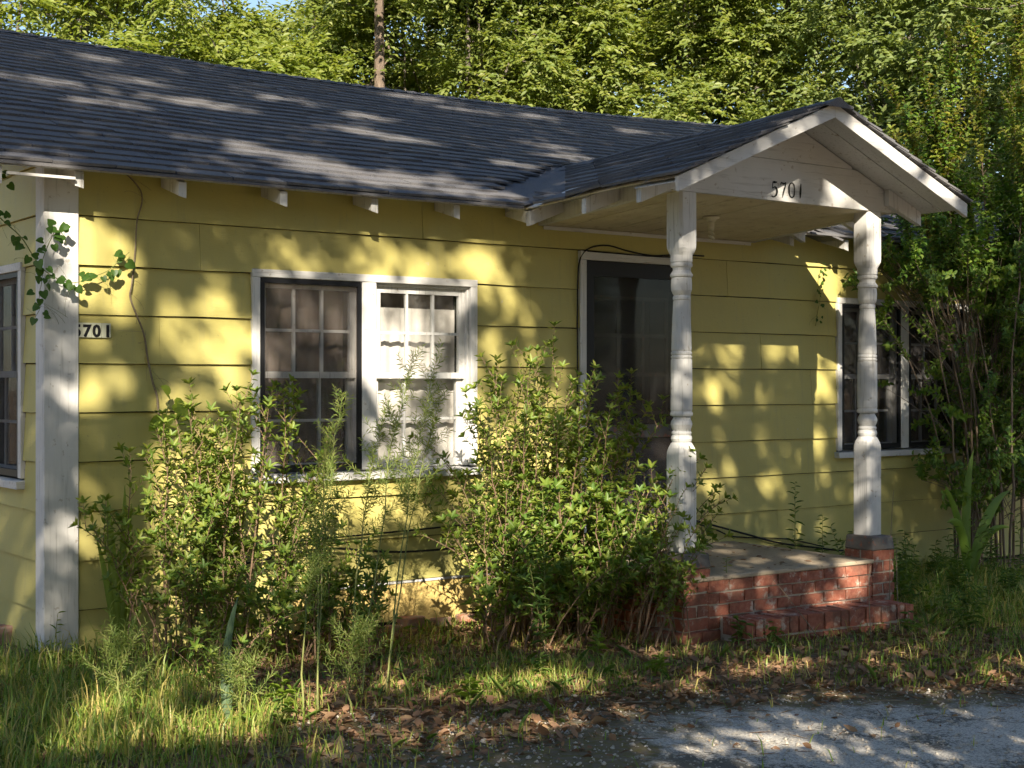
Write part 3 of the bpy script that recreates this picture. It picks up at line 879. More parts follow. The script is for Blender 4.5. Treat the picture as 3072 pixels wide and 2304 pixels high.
# rake boards at the front of the overhang
for s in (-1, 1):
    mb = MB()
    xe = PX + s*1.297
    pts = []
    for i in range(9):
        t = i/8; x = PX + s*1.297*t
        z = float(porch_h(x, -1.66)) - .012
        h = .088 if not (s < 0 and t > .9) else .088
        pts.append((x, z-h, z))
    V = []; F = []
    for (x, zl, zh) in pts: V += [(x,-1.692,zl),(x,-1.692,zh),(x,-1.662,zl),(x,-1.662,zh)]
    if s < 0:   # worn, rounded lower tip
        V[-4] = (V[-4][0]+.012, V[-4][1], V[-4][2]+.004); V[-2] = (V[-2][0]+.012, V[-2][1], V[-2][2]+.004)
    for i in range(8):
        a, b = i*4, (i+1)*4
        q = [(a,b,b+1,a+1),(a+2,a+3,b+3,b+2),(a+1,b+1,b+3,a+3),(a,a+2,b+2,b)]
        F += q if s > 0 else [f[::-1] for f in q]
    F += [(32,34,35,33) if s > 0 else (33,35,34,32), (0,1,3,2) if s > 0 else (2,3,1,0)]
    mb.v, mb.f = V, F; mb.build("rake_board", M['whiteh'], house, bevel=.002)
    # second deck board line under the overhang
    mb = MB()
    xa, xb = PX + s*.02, PX + s*1.285
    za, zb_ = float(porch_h(xa, -1.5))-.0405, float(porch_h(xb, -1.5))-.0405
    pa = [(xa,-1.655,za-.006),(xb,-1.655,zb_-.006),(xb,-1.50,zb_-.006),(xa,-1.50,za-.006),(xa,-1.655,za),(xb,-1.655,zb_),(xb,-1.50,zb_),(xa,-1.50,za)]
    mb.hexa(pa if s > 0 else [pa[i] for i in (1,0,3,2,5,4,7,6)]); mb.build("soffit_board", M['whitew'], house)
    pa = [(a_, b_+.165 if b_ < -1.6 else -1.305, c_) for (a_, b_, c_) in pa]
    mb = MB(); mb.hexa(pa if s > 0 else [pa[i] for i in (1,0,3,2,5,4,7,6)]); mb.build("soffit_board", M['whitew'], house)
    # porch rafter tails
    for y in ((-1.345, -.80, -.24) if s < 0 else (-1.345, -.78, -.26)):
        xi, xo = PX + s*.93, PX + s*1.262
        zi, zo = float(porch_h(xi, y))-.04, float(porch_h(xo, y))-.04
        hh = .105
        p = [(xi,y-.04,zi-hh),(xo,y-.04,zo-hh+.012),(xo,y,zo-hh+.012),(xi,y,zi-hh),(xi,y-.04,zi),(xo,y-.04,zo),(xo,y,zo),(xi,y,zi)]
        if y < -1.3: p = [(a_, b_+.043, c_) for (a_, b_, c_) in p]
        MB().hexa(p if s > 0 else [p[i] for i in (1,0,3,2,5,4,7,6)]).build("porch_rafter", M['whitew'], house)
    # frieze closing the eave above the side beam
    xi, xo = PX + s*.985, PX + s*1.0
    V = []; F = []
    for i in range(5):
        y = -1.27 + 1.26*i/4
        zt = float(porch_h(xo, y)) - .042
        for x_ in (min(xi, xo), max(xi, xo)): V += [(x_, y, soff(y)+.09), (x_, y, zt)]
    for i in range(4):
        a, b = i*4, (i+1)*4
        F += [(a,a+1,b+1,b), (a+2,b+2,b+3,a+3), (a+1,a+3,b+3,b+1), (a,b,b+2,a+2)]
    mb = MB(); mb.v, mb.f = V, F; mb.build("frieze_board", M['whitew'], house)

# porch base: concrete slab and bricks
BH, BL, BD, MJ = .0635, .200, .095, .0105
brick_cache = {}
def brick_me(l, d, h, var):
    key = (round(l, 3), round(d, 3), round(h, 3), var)
    if key not in brick_cache:
        rr_ = random.Random(hash(key) & 0xffff); j = lambda: rr_.uniform(-.0040, .0040)
        V = [(x+j(), y+j(), z+j()) for (x, y, z) in [(0,0,0),(l,0,0),(l,d,0),(0,d,0),(0,0,h),(l,0,h),(l,d,h),(0,d,h)]]
        brick_cache[key] = rawmesh("brick", V, [(0,3,2,1),(4,5,6,7),(0,1,5,4),(1,2,6,5),(2,3,7,6),(3,0,4,7)], M['brick'])
    return brick_cache[key]
def brick(x, y, z, l, d, h, parent, rot=0.):
    o = bpy.data.objects.new("brick", brick_me(l, d, h, random.randrange(3))); COL.objects.link(o); o.parent = parent
    o.location = Vector((x, y, z)) - Vector(org(parent)); o.rotation_euler = (random.uniform(-.006, .006), random.uniform(-.006, .006), rot + random.uniform(-.008, .008))
    return o

pb = MB().box(3.34, 4.985, -1.355, -.03, -.16, .272).build("porch_base", M['mortar'], house)
V = []
sl = MB()
sl.hexa([(3.36,-1.374,.274),(5.005,-1.374,.274),(5.03,-.022,.274),(3.36,-.022,.274),(3.36,-1.374,.302),(5.005,-1.374,.300),(5.03,-.022,.304),(3.36,-.022,.306)])
sl.build("porch_slab", M['slab'], house, bevel=.006)
for c in range(6):
    z = .272 - (c+1)*(BH+MJ) + MJ
    x = 3.50 - (.11 if c % 2 else 0.03)
    while x < 4.985:
        a, b = max(x, 3.505), min(x+BL, 4.985)
        if b - a > .03: brick(a, -1.368 + random.uniform(-.002, .002), z, b-a, .05, BH, pb)
        x += BL+MJ
    if c < 6:
        y = -1.18 + (.10 if c % 2 else 0)           # left flank
        while y < -.05:
            d = min(BL, -.03-y)
            if d > .04: brick(3.327, y, z, .05, d, BH, pb)
            y += BL+MJ
def pedestal(cx, cy, ztop, zbot, flare):
    ped = empty("pedestal", (cx, cy, zbot), house)
    MB().box(cx-.098, cx+.098, cy-.128, cy+.09, zbot, ztop-.012).build("mortar_core", M['mortar'], ped)
    z = zbot; c = 0; h = BH; 
    n = int(round((ztop-.055-zbot)/(BH+MJ)))
    for c in range(n):
        z = zbot + c*(BH+MJ)
        g = flare*.045 if c < 2 else 0
        s = .105 + g
        if c % 2 == 0:
            brick(cx-s, cy-.135-g, z, 2*s, .098, BH, ped); brick(cx-s, cy+.0-.02, z, 2*s, .098+.02+g, BH, ped)
        else:
            brick(cx-s, cy-.135-g, z, s-.006, .235+2*g, BH, ped); brick(cx+.006, cy-.135-g, z, s-.006, .235+2*g, BH, ped)
    zt = zbot + n*(BH+MJ) - MJ
    cap = MB().hexa([(cx-.112,cy-.140,zt+.001),(cx+.112,cy-.142,zt+.001),(cx+.110,cy+.106,zt+.001),(cx-.112,cy+.104,zt+.001),(cx-.100,cy-.128,ztop),(cx+.104,cy-.130,ztop-.004),(cx+.100,cy+.098,ztop),(cx-.103,cy+.096,ztop)])
    cap.build("cement_cap", M['cement'], ped, bevel=.008)
pedestal(P1[0], P1[1], .447, -.155, 1); pedestal(P2[0], P2[1], .447, -.155, 0)
# step: rowlock bricks over a stretcher course, slightly skewed to the porch
st = empty("porch_step", (3.55, -1.40, -.12), house)
ang = -.085
def sp(u, v): return (3.56 + u*math.cos(ang) + v*math.sin(ang), -1.398 + u*math.sin(ang) - v*math.cos(ang))
core = [sp(.02, -.01), sp(1.33, -.01), sp(1.33, .235), sp(.02, .235)]
cm = MB().hexa([(*core[3], -.17), (*core[2], -.17), (*core[1], -.17), (*core[0], -.17), (*core[3], .055), (*core[2], .055), (*core[1], .055), (*core[0], .055)])
cm.build("mortar_bed", M['mortar'], st)
u = 0.
while u < 1.33:
    x, y = sp(u, .252 + random.uniform(-.006, .006))
    brick(x, y, -.028 + random.uniform(-.004, .004), .058, .215, .098, st, ang); u += .058+MJ
u = -.02
while u < 1.30:
    x, y = sp(u, .247); brick(x, y, -.105, BL, .10, BH, st, ang); u += BL+MJ
u = .06
while u < 1.30:
    x, y = sp(u, .25); brick(x, y, -.180, BL, .10, BH, st, ang); u += BL+MJ

# ------------------------------------------------------------------ house numbers
def text(body, x, y, z, size, mat, parent, name, offs=0., ex=.0012, shear=0.):
    cu = bpy.data.curves.new(name, 'FONT'); cu.body = body; cu.size = size; cu.extrude = ex; cu.offset = offs; cu.shear = shear
    cu.materials.append(mat)
    o = bpy.data.objects.new(name, cu); COL.objects.link(o); o.parent = parent
    bpy.context.view_layer.update()
    me = bpy.data.meshes.new_from_object(o.evaluated_get(bpy.context.evaluated_depsgraph_get()))
    bpy.data.objects.remove(o)
    o = bpy.data.objects.new(name, me); COL.objects.link(o); o.parent = parent
    o.location = Vector((x, y, z)) - Vector(org(parent)); o.rotation_euler = (math.pi/2, 0, 0); return o
hn = empty("address_plate", (0, 0, 0), house)
for i, ch in enumerate("5701"):
    x = .124 + i*.0535
    MB().box(x, x+.0515, -.0255, -.0195, 1.703, 1.782).build("number_tile", M['tile'], hn)
    text(ch, x+(.004 if ch != '1' else .012), -.0262, 1.709, .088, M['ink'], hn, "digit", .0035)
# hand-brushed figures on the gable
def ribbon(pts, wid, parent):
    mb = MB(); n = len(pts); V = []
    for i in range(n):
        a = Vector(pts[max(i-1, 0)]); b = Vector(pts[min(i+1, n-1)]); d = (b-a).normalized(); p = Vector((-d.y, d.x))*wid[i]/2
        q = Vector(pts[i])
        V += [(q.x+p.x, -1.3022, q.y+p.y), (q.x-p.x, -1.3022, q.y-p.y)]
    mb.add(V, [(i*2, i*2+1, i*2+3, i*2+2) for i in range(n-1)]); return mb
def digit(strokes, ox, oz, s):
    mb = MB()
    for k, (pts, wid) in enumerate(strokes):
        # smooth the polyline
        P = [Vector(p) for p in pts]; out = []; wo_ = []
        for i in range(len(P)-1):
            p0, p1, p2, p3 = P[max(i-1,0)], P[i], P[i+1], P[min(i+2,len(P)-1)]
            for t in (0, .2, .4, .6, .8):
                out.append(.5*((2*p1)+(p2-p0)*t+(2*p0-5*p1+4*p2-p3)*t*t+(3*p1-p0-3*p2+p3)*t**3)); wo_.append(wid[i]*(1-t)+wid[i+1]*t)
        out.append(P[-1]); wo_.append(wid[-1])
        r = ribbon([(ox+p.x*s, oz+p.y*s) for p in out], [w*s for w in wo_], gab)
        r.v = [(a, b-.0004*k, c) for (a, b, c) in r.v]
        mb.add(r.v, r.f)
    return mb.build("digit", M['brush'], gab)
S = .098
digit([([(.12,.98),(.30,.96),(.55,.99)], [.06,.17,.05]), ([(.16,.98),(.12,.75),(.10,.55)], [.10,.07,.06]), ([(.10,.55),(.32,.66),(.50,.50),(.48,.22),(.25,.03),(.02,.06)], [.05,.08,.19,.17,.08,.10])], 4.108, 2.622, S)
digit([([(.02,.80),(.08,.95),(.30,.90),(.52,1.0)], [.06,.10,.12,.05]), ([(.52,1.0),(.38,.60),(.25,.25),(.20,.0)], [.06,.15,.14,.03])], 4.190, 2.625, S)
digit([([(.34,1.0),(.12,.85),(.06,.50),(.14,.15),(.34,.02)], [.06,.12,.17,.14,.08]), ([(.34,1.0),(.52,.85),(.57,.50),(.52,.18),(.34,.02)], [.06,.10,.07,.12,.08])], 4.262, 2.628, S)
digit([([(.20,.98),(.17,.6),(.15,.3),(.12,.02)], [.06,.17,.17,.06])], 4.358, 2.630, S)
for o in gab.children:
    if o.name.startswith("digit"): o.location.y = 0

# ------------------------------------------------------------------ porch light, cables
lt = empty("porch_light", (4.172, -.702, soff(-.702)))
fin(lt, "bare spiral bulb in a porcelain socket on the porch ceiling", "light fixture")
lx, ly, lz = 4.172, -.702, soff(-.702) - .002
MB().lathe([(lz, .055), (lz-.008, .056), (lz-.016, .036), (lz-.03, .027)][::-1], lx, ly, 20).build("base", M['porcelain'], lt, True)
MB().lathe([(lz-.085, .017), (lz-.075, .021), (lz-.03, .021)], lx, ly, 16).build("socket", M['porcelain'], lt, True)
sp_ = [(lx+.016*math.cos(t), ly+.016*math.sin(t), lz-.088-.009*t/2) for t in np.linspace(0, 14, 60)]
MB().tube(sp_, .0062, 6).build("bulb", M['porcelain'], lt, True)

def cable(name, pts, r, label, mat='cable', cat='cable', group=None):
    P = [Vector(p) for p in pts]; out = []
    for i in range(len(P)-1):
        p0, p1, p2, p3 = P[max(i-1,0)], P[i], P[i+1], P[min(i+2,len(P)-1)]
        for t in np.linspace(0, 1, 8)[:-1]:
            out.append(.5*((2*p1)+(p2-p0)*t+(2*p0-5*p1+4*p2-p3)*t*t+(3*p1-p0-3*p2+p3)*t**3))
    out.append(P[-1])
    o = MB().tube(out, r, 6).build(name, M[mat], None, True, loc=pts[0])
    return fin(o, label, cat, group)
cable("cable", [(3.585,-.03,.35),(3.582,-.03,.9),(3.58,-.03,1.6),(3.582,-.03,2.1),(3.60,-.032,2.29),(3.68,-.034,2.372),(3.84,-.034,2.40),(4.03,-.034,2.372),(4.25,-.036,2.352),(4.5,-.036,2.372),(4.75,-.03,2.376)], .0055, "black cable running up beside the door frame and looping over it")
cable("cable", [(3.66,-.040,2.352),(3.9,-.042,2.349),(4.2,-.042,2.346),(4.55,-.040,2.350)], .004, "thin black cable lying along the top of the door frame")
cable("cable", [(4.40,-.05,.53),(4.70,-.05,.462),(5.15,-.05,.350),(5.50,-.05,.262),(5.9,-.05,.20),(6.3,-.05,.15),(6.8,-.05,.17)], .0075, "black cable sagging low across the wall behind the porch slab")
cable("cable", [(4.60,-.04,.47),(4.85,-.04,.40),(5.0,-.04,.345),(5.2,-.04,.318),(5.6,-.04,.283),(6.0,-.05,.20)], .005, "thin black cable drooping onto the porch floor edge")
cable("cable", [(.9,-.05,.40),(1.4,-.05,.455),(1.667,-.06,.475),(2.13,-.08,.425),(2.625,-.06,.42),(3.0,-.04,.44),(3.3,-.03,.43)], .0075, "black cable sagging under the big window behind the fennel")
cable("cable", [(.9,-.05,.50),(1.5,-.05,.53),(2.1,-.05,.545),(2.8,-.04,.56),(3.3,-.03,.56)], .006, "black cable strung tight along the wall above the sagging one")
cable("hose", [(.305,-.10,-.01),(.33,-.10,.12),(.36,-.10,.26),(.385,-.11,.36),(.44,-.12,.43),(.55,-.12,.44)], .008, "short black hose bending up behind the shrub by the corner board", cat="hose")
hk = [(3.74+.012*math.sin(t), -.95, soff(-.95)-.018-.018*math.cos(t)*-1*-1) for t in np.linspace(-1.6, 1.6, 10)]
fin(MB().tube([(3.728,-.95,soff(-.95))]+[(3.728+.012*(1-math.cos(t)), -.95, soff(-.95)-.03-.012*math.sin(t)) for t in np.linspace(0, 3.1, 8)]+[(3.752,-.95,soff(-.95)-.012)], .0022, 5).build("ceiling_hook", M['cement'], None, True, loc=(3.728,-.95,soff(-.95))), "small metal hook screwed into the porch ceiling", "hook")

# ------------------------------------------------------------------ vegetation tools
def unit(v): return v / np.maximum(np.linalg.norm(v, axis=-1, keepdims=True), 1e-9)

def leaves(pos, axis_, nrm, L, W, shape=6, droop=.15):
    """folded leaf blades; pos base, axis_ along the blade, nrm upper side"""
    pos, axis_, nrm = np.asarray(pos, float), unit(np.asarray(axis_, float)), np.asarray(nrm, float)
    n = len(pos); L = np.broadcast_to(L, n)[:, None]; W = np.broadcast_to(W, n)[:, None]
    s = unit(np.cross(axis_, nrm)); nn = unit(np.cross(s, axis_))
    f = .22*W*nn
    if shape == 4:
        v = np.stack([pos, pos+axis_*L*.5+s*W*.5+f, pos+axis_*L-nn*L*droop, pos+axis_*L*.5-s*W*.5+f], 1)
        b = np.arange(n)[:, None]*4
        return v.reshape(-1, 3), None, np.concatenate([b+[0, 1, 2], b+[0, 2, 3]], 0)
    m = pos+axis_*L*.5-nn*L*droop*.2
    v = np.stack([pos, pos+axis_*L*.30+s*W*.44+f, pos+axis_*L*.66+s*W*.40+f-nn*L*droop*.35, pos+axis_*L-nn*L*droop,
                  pos+axis_*L*.66-s*W*.40+f-nn*L*droop*.35, pos+axis_*L*.30-s*W*.44+f], 1)
    b = np.arange(n)[:, None]*6
    return v.reshape(-1, 3), np.concatenate([b+[0, 1, 2, 3], b+[0, 3, 4, 5]], 0), None

def leaf_obj(name, parts, mat, parent, kind="stuff"):
    V, Q, T, b = [], [], [], 0
    for (v, q, t) in parts:
        V.append(v)
        if q is not None: Q.append(q+b)
        if t is not None: T.append(t+b)
        b += len(v)
    V = np.concatenate(V) - org(parent)
    me = npmesh(name, V, np.concatenate(Q) if Q else None, np.concatenate(T) if T else None, mat)
    o = link(name, me, parent)
    if kind: o["kind"] = kind
    return o

def bez(p0, p1, p2, n):
    t = np.linspace(0, 1, n)[:, None]
    return (1-t)**2*p0 + 2*t*(1-t)*p1 + t*t*p2

def along(P, t):
    """points and tangents on polyline P at parameters t in 0..1"""
    k = np.clip(t*(len(P)-1), 0, len(P)-1.001); i = k.astype(int); f = (k-i)[:, None]
    return P[i]*(1-f)+P[i+1]*f, unit(P[i+1]-P[i])

def spiral_leaves(P, t0, t1, step, ang, rng, bundles=1):
    """leaf bases, axes and normals set in a spiral round the polyline P"""
    ln = np.linalg.norm(np.diff(P, axis=0), axis=1).sum()
    n = max(2, int(ln*(t1-t0)/step))
    t = np.linspace(t0, t1, n)
    p, d = along(P, t)
    a = np.cross(d, np.array([.3, .2, .9])); a = unit(a); b = np.cross(d, a)
    th = np.arange(n)*2.4 + rng.uniform(0, 6) + rng.normal(0, .4, n)
    o = a*np.cos(th)[:, None]+b*np.sin(th)[:, None]
    an = (ang + rng.normal(0, .22, n))[:, None]
    ax = d*np.cos(an)+o*np.sin(an)
    nr = d*np.sin(an)-o*np.cos(an) + np.array([0, 0, .5])
    return p, ax, nr, t

def shrub(name, label, cat, base, stems, leafmat, stemmat, L, W, rng, step=.016, twigs=7, twlen=(.10, .28), group=None, thick=.006, lowleaf=.22, rosette=5):
    """stems: list of (base_xyz, tip_xyz)"""
    root = empty(name, base); fin(root, label, cat, group)
    sb = MB(); parts = []
    for (b, tip) in stems:
        b, tip = np.array(b, float), np.array(tip, float)
        ctrl = b*.45+tip*.55; ctrl[2] = b[2] + (tip[2]-b[2])*rng.uniform(.55, .8); ctrl[:2] += rng.normal(0, .05, 2); ctrl[:2] = ctrl[:2]*.6+b[:2]*.4
        P = bez(b, ctrl, tip, 9); P[1:-1] += rng.normal(0, .008, (7, 3))
        sb.tube(P, list(np.linspace(thick, thick*.3, 9)), 4, False)
        tw = [P]
        for k in range(twigs):
            t = rng.uniform(lowleaf, .95)
            p, d = along(P, np.array([t])); p, d = p[0], d[0]
            o = rng.normal(0, 1, 3); o[2] = abs(o[2])*.5+.25; o = o/np.linalg.norm(o)
            dr = unit(d*.55+o*.8); l = rng.uniform(*twlen)*(1.15-.5*t)
            Q = bez(p, p+dr*l*.5+np.array([0, 0, .1*l]), p+dr*l+np.array([0, 0, .22*l]), 5)
            sb.tube(Q, list(np.linspace(thick*.4, thick*.2, 5)), 3, False); tw.append(Q)
        for i, Q in enumerate(tw):
            p, ax, nr, t = spiral_leaves(Q, .45 if i == 0 else .15, 1., step, .95, rng)
            n = len(p); s = rng.uniform(.42, 1.22, n)*(1.05-.35*t)
            parts.append(leaves(p, ax, nr, L*s, W*s, 6, rng.uniform(.05, .3)))
            # rosette at the tip
            d = unit(Q[-1]-Q[-2]); q = rosette
            a = unit(np.cross(d, [.2, .9, .3])); bb_ = np.cross(d, a); th = np.arange(q)*2*np.pi/q+rng.uniform(0, 6)
            o = a*np.cos(th)[:, None]+bb_*np.sin(th)[:, None]
            parts.append(leaves(np.repeat(Q[-1][None], q, 0), d*.75+o*.8, d*.8-o*.6, L*rng.uniform(.7, 1.05, q), W*rng.uniform(.8, 1.05, q), 6, .12))
    sb.build("stems", M[stemmat], root)
    leaf_obj("foliage", parts, M[leafmat], root)
    return root

rng = np.random.default_rng(3)
def prof(x, tab):
    xs_, zs_ = zip(*tab); return np.interp(x, xs_, zs_)

# shrub by the corner board
topL = [(.0, .70), (.15, 1.05), (.40, 1.33), (.66, 1.45), (1.0, 1.55), (1.17, 1.47), (1.42, 1.28), (1.6, .95), (1.75, .6)]
st_ = []
for i in range(42):
    bx = rng.uniform(.30, 1.25); by = rng.uniform(-.72, -.38)
    tx = bx + rng.normal(0, .22) + (bx-.8)*.35; tx = float(np.clip(tx, .02, 1.72)); ty = float(np.clip(by + rng.normal(-.05, .16), -1.0, -.12))
    tz = prof(tx, topL)*rng.uniform(.55, 1.0)
    st_.append(((bx, by, float(gz(bx, by))-.02), (tx, ty, tz)))
shrub("privet_shrub", "loose leggy green shrub between the white corner board and the big window", "shrub", (.78, -.55, 0), st_, 'l_priv', 'twig', .058, .021, rng, step=.018, twigs=8)
st_ = []
for i in range(40):
    bx = rng.uniform(.35, 1.5); by = rng.uniform(-.95, -.5)
    st_.append(((bx, by, float(gz(bx, by))-.02), (bx+rng.normal(0, .16), by+rng.normal(-.12, .12), rng.uniform(.16, .55))))
shrub("low_shrub", "dark low leafy undergrowth at the foot of the corner shrub", "shrub", (.9, -.75, 0), st_, 'l_priv2', 'twig', .058, .021, rng, step=.02, twigs=6, twlen=(.08, .2), lowleaf=.1)
# big shrub in front of the door
topM = [(1.95, .9), (2.02, 1.1), (2.18, 1.42), (2.61, 1.70), (2.92, 1.70), (3.18, 1.64), (3.62, 1.42), (3.9, 1.1), (4.12, .72)]
st_ = []
for i in range(54):
    bx = rng.uniform(2.45, 3.20); by = rng.uniform(-.85, -.50)
    tx = bx + rng.normal(0, .30) + (bx-2.85)*.75; tx = float(np.clip(tx, 2.0, 3.95)); ty = float(np.clip(by + rng.normal(-.05, .2), -1.15, -.2))
    tz = prof(tx, topM)*rng.uniform(.55, 1.0)
    st_.append(((bx, by, float(gz(bx, by))-.02), (tx, ty, tz)))
shrub("evergreen_shrub", "big unkempt green shrub growing in front of the dark door", "shrub", (2.85, -.68, -.08), st_, 'l_priv', 'twig', .060, .022, rng, step=.018, twigs=8)
st_ = []
for i in range(84):
    bx = rng.uniform(2.15, 3.45); by = rng.uniform(-1.15, -.65)
    st_.append(((bx, by, float(gz(bx, by))-.02), (bx+rng.normal(0, .2), by+rng.normal(-.15, .12), rng.uniform(.22, .88))))
shrub("glossy_shrub", "bright glossy low shrub hugging the foot of the door shrub", "shrub", (2.8, -.9, -.08), st_, 'l_priv2', 'twig', .066, .027, rng, step=.021, twigs=6, twlen=(.08, .2), lowleaf=.12)
# sprig reaching past the first post
st_ = [((3.30, -1.0, -.02), (3.92, -1.15, .74)), ((3.32, -1.05, .0), (3.78, -1.25, .52)), ((3.25, -1.1, .0), (3.62, -1.3, .80)), ((3.2, -1.1, .0), (3.5, -1.35, .95)), ((3.2, -1.0, .0), (3.42, -1.3, 1.05)), ((3.3, -1.1, .0), (3.75, -1.2, .66)), ((3.1, -1.35, -.05), (3.30, -1.50, .50)), ((3.0, -1.35, -.05), (3.15, -1.5, .62)), ((3.0, -1.3, -.05), (3.25, -1.45, .85)), ((3.05, -1.3, -.05), (3.38, -1.5, .70)), ((3.15, -1.35, -.05), (3.22, -1.52, .36))] + [((float(rng.uniform(2.95, 3.35)), float(rng.uniform(-1.5, -1.2)), -.06), (float(rng.uniform(2.9, 3.28)), float(rng.uniform(-1.55, -1.35)), float(rng.uniform(.15, .50)))) for _ in range(9)]
shrub("arching_branch_shrub", "thin arching branches with small leaves leaning past the first porch post", "shrub", (3.28, -1.05, -.06), st_, 'l_priv', 'twig', .050, .019, rng, step=.024, twigs=5, twlen=(.08, .2), lowleaf=.3)

# ---- feathery fennel stalks
def fennel(name, label, base, tip, rng, group="feathery fennel stalks", n_br=24, spread=.20, t0=.45):
    root = empty(name, base); fin(root, label, "weed", group)
    base, tip = np.array(base, float), np.array(tip, float)
    P = bez(base, base*.5+tip*.5+np.array([-.04, .02, .15]), tip, 12); P[2:-1] += rng.normal(0, .006, (9, 3))
    mb = MB().tube(P, list(np.linspace(.0048, .0012, 12)), 5, False)
    parts = []
    for t in np.linspace(t0, .985, n_br):
        p, d = along(P, np.array([t])); p, d = p[0], d[0]
        o = rng.normal(0, 1, 3); o[2] = abs(o[2])*.3+.3; o = unit(o)
        l = spread*(1.2-.85*t)*rng.uniform(.6, 1.2)
        Q = bez(p, p+o*l*.55, p+o*l+np.array([0, 0, .45*l]), 6)
        mb.tube(Q, list(np.linspace(.0014, .0006, 6)), 3, False)
        q, ax, nr, tt = spiral_leaves(Q, .05, 1., .0058, .75, rng)
        s = rng.uniform(.6, 1.2, len(q))
        parts.append(leaves(q, ax, nr, .042*s, .0030, 4, .2))
    q, ax, nr, tt = spiral_leaves(P, .5, 1., .008, .7, rng)
    parts.append(leaves(q, ax, nr, .042, .0036, 4, .2))
    mb.build("stalk", M['greenstem'], root); leaf_obj("fronds", parts, M['l_fen'], root)
fen = [((.86,-1.80),(1.72,-.9,1.62),"tallest feathery fennel stalk, reaching high in front of the bright window"),
       ((.98,-1.82),(1.86,-.92,1.60),"feathery fennel stalk beside the tallest one, right of the window mullion"),
       ((.72,-1.90),(1.50,-.95,1.30),"feathery fennel stalk crossing the window mullion"),
       ((1.02,-1.75),(1.95,-.85,1.40),"feathery fennel stalk leaning towards the door shrub"),
       ((.60,-1.85),(1.22,-1.0,1.40),"feathery fennel stalk in front of the dark screened sash"),
       ((.55,-1.95),(1.08,-1.1,1.08),"shorter feathery fennel stalk left of the window mullion"),
       ((.45,-2.0),(.80,-1.5,.72),"small fennel stalk nearest the corner shrub")]
for (b, t, lab) in fen:
    fennel("fennel", lab, (b[0], b[1], float(gz(*b))-.01), t, rng)
# a low fennel tuft in the grass
for (b, t, lab) in [((-.22,-1.60),(-.19,-1.55,.33),"small feathery tuft standing in the lit grass"), ((.20,-1.98),(.22,-1.95,.24),"tiny feathery tuft beside the strap leaf"), ((.66,-2.06),(.72,-2.02,.34),"dense feathery tuft at the foot of the fennel stalks")]:
    fennel("fennel_tuft", lab, (b[0], b[1], float(gz(*b))-.01), t, rng, "small fennel tufts", 24, .22, .15)

# ---- strap leaves (each its own part)
def blade_me(P, wid, nrm, mat, fold=.25):
    V, F = [], []
    P = np.asarray(P, float); n = len(P)
    for i in range(n):
        d = unit(P[min(i+1, n-1)]-P[max(i-1, 0)]); s = unit(np.cross(d, nrm)); u = np.cross(s, d)
        w = wid[i]
        V += [P[i]-s*w/2+u*w*fold, P[i], P[i]+s*w/2+u*w*fold]
    for i in range(n-1):
        a, b = i*3, (i+1)*3; F += [(a, a+1, b+1, b), (a+1, a+2, b+2, b+1)]
    return V, F
def strap_plant(name, label, base, blades, mat='l_strap', cat="plant", nm="leaf"):
    root = empty(name, base); fin(root, label, cat)
    for (mid, tip, w) in blades:
        P = bez(np.array(base, float), np.array(mid, float), np.array(tip, float), 9)
        wid = [w*f for f in (.55, .8, .95, 1., .98, .9, .72, .45, .05)]
        V, F = blade_me(P, wid, np.array([.5, .8, .1]), M[mat])
        mb = MB(); mb.v, mb.f = [tuple(v) for v in V], F; mb.build(nm, M[mat], root, True)
    return root
strap_plant("strap_leaf_plant", "pale bluish strap leaves standing and folded over in front of the corner shrub", (.125, -1.91, -.03), [((.10,-1.90,.32),(.285,-1.70,.505),.036), ((.16,-1.93,.30),(.13,-1.88,.34),.030)])
strap_plant("sword_leaf_plant", "dark upright sword leaves close against the yellow wall by the corner", (.27, -.30, 0), [((.24,-.30,.5),(.22,-.28,.86),.05), ((.30,-.30,.5),(.315,-.28,.92),.045), ((.30,-.28,.45),(.36,-.26,.82),.045), ((.36,-.28,.35),(.345,-.26,.62),.035), ((.22,-.30,.4),(.16,-.28,.66),.035), ((.36,-.30,.2),(.48,-.26,.42),.03)], 'l_priv2')
strap_plant("yellowed_blade", "fallen yellow blade lying on the litter beside the strap leaves", (.02, -2.02, .02), [((.15,-2.0,.03),(.28,-1.98,.05),.022)], 'l_lime')

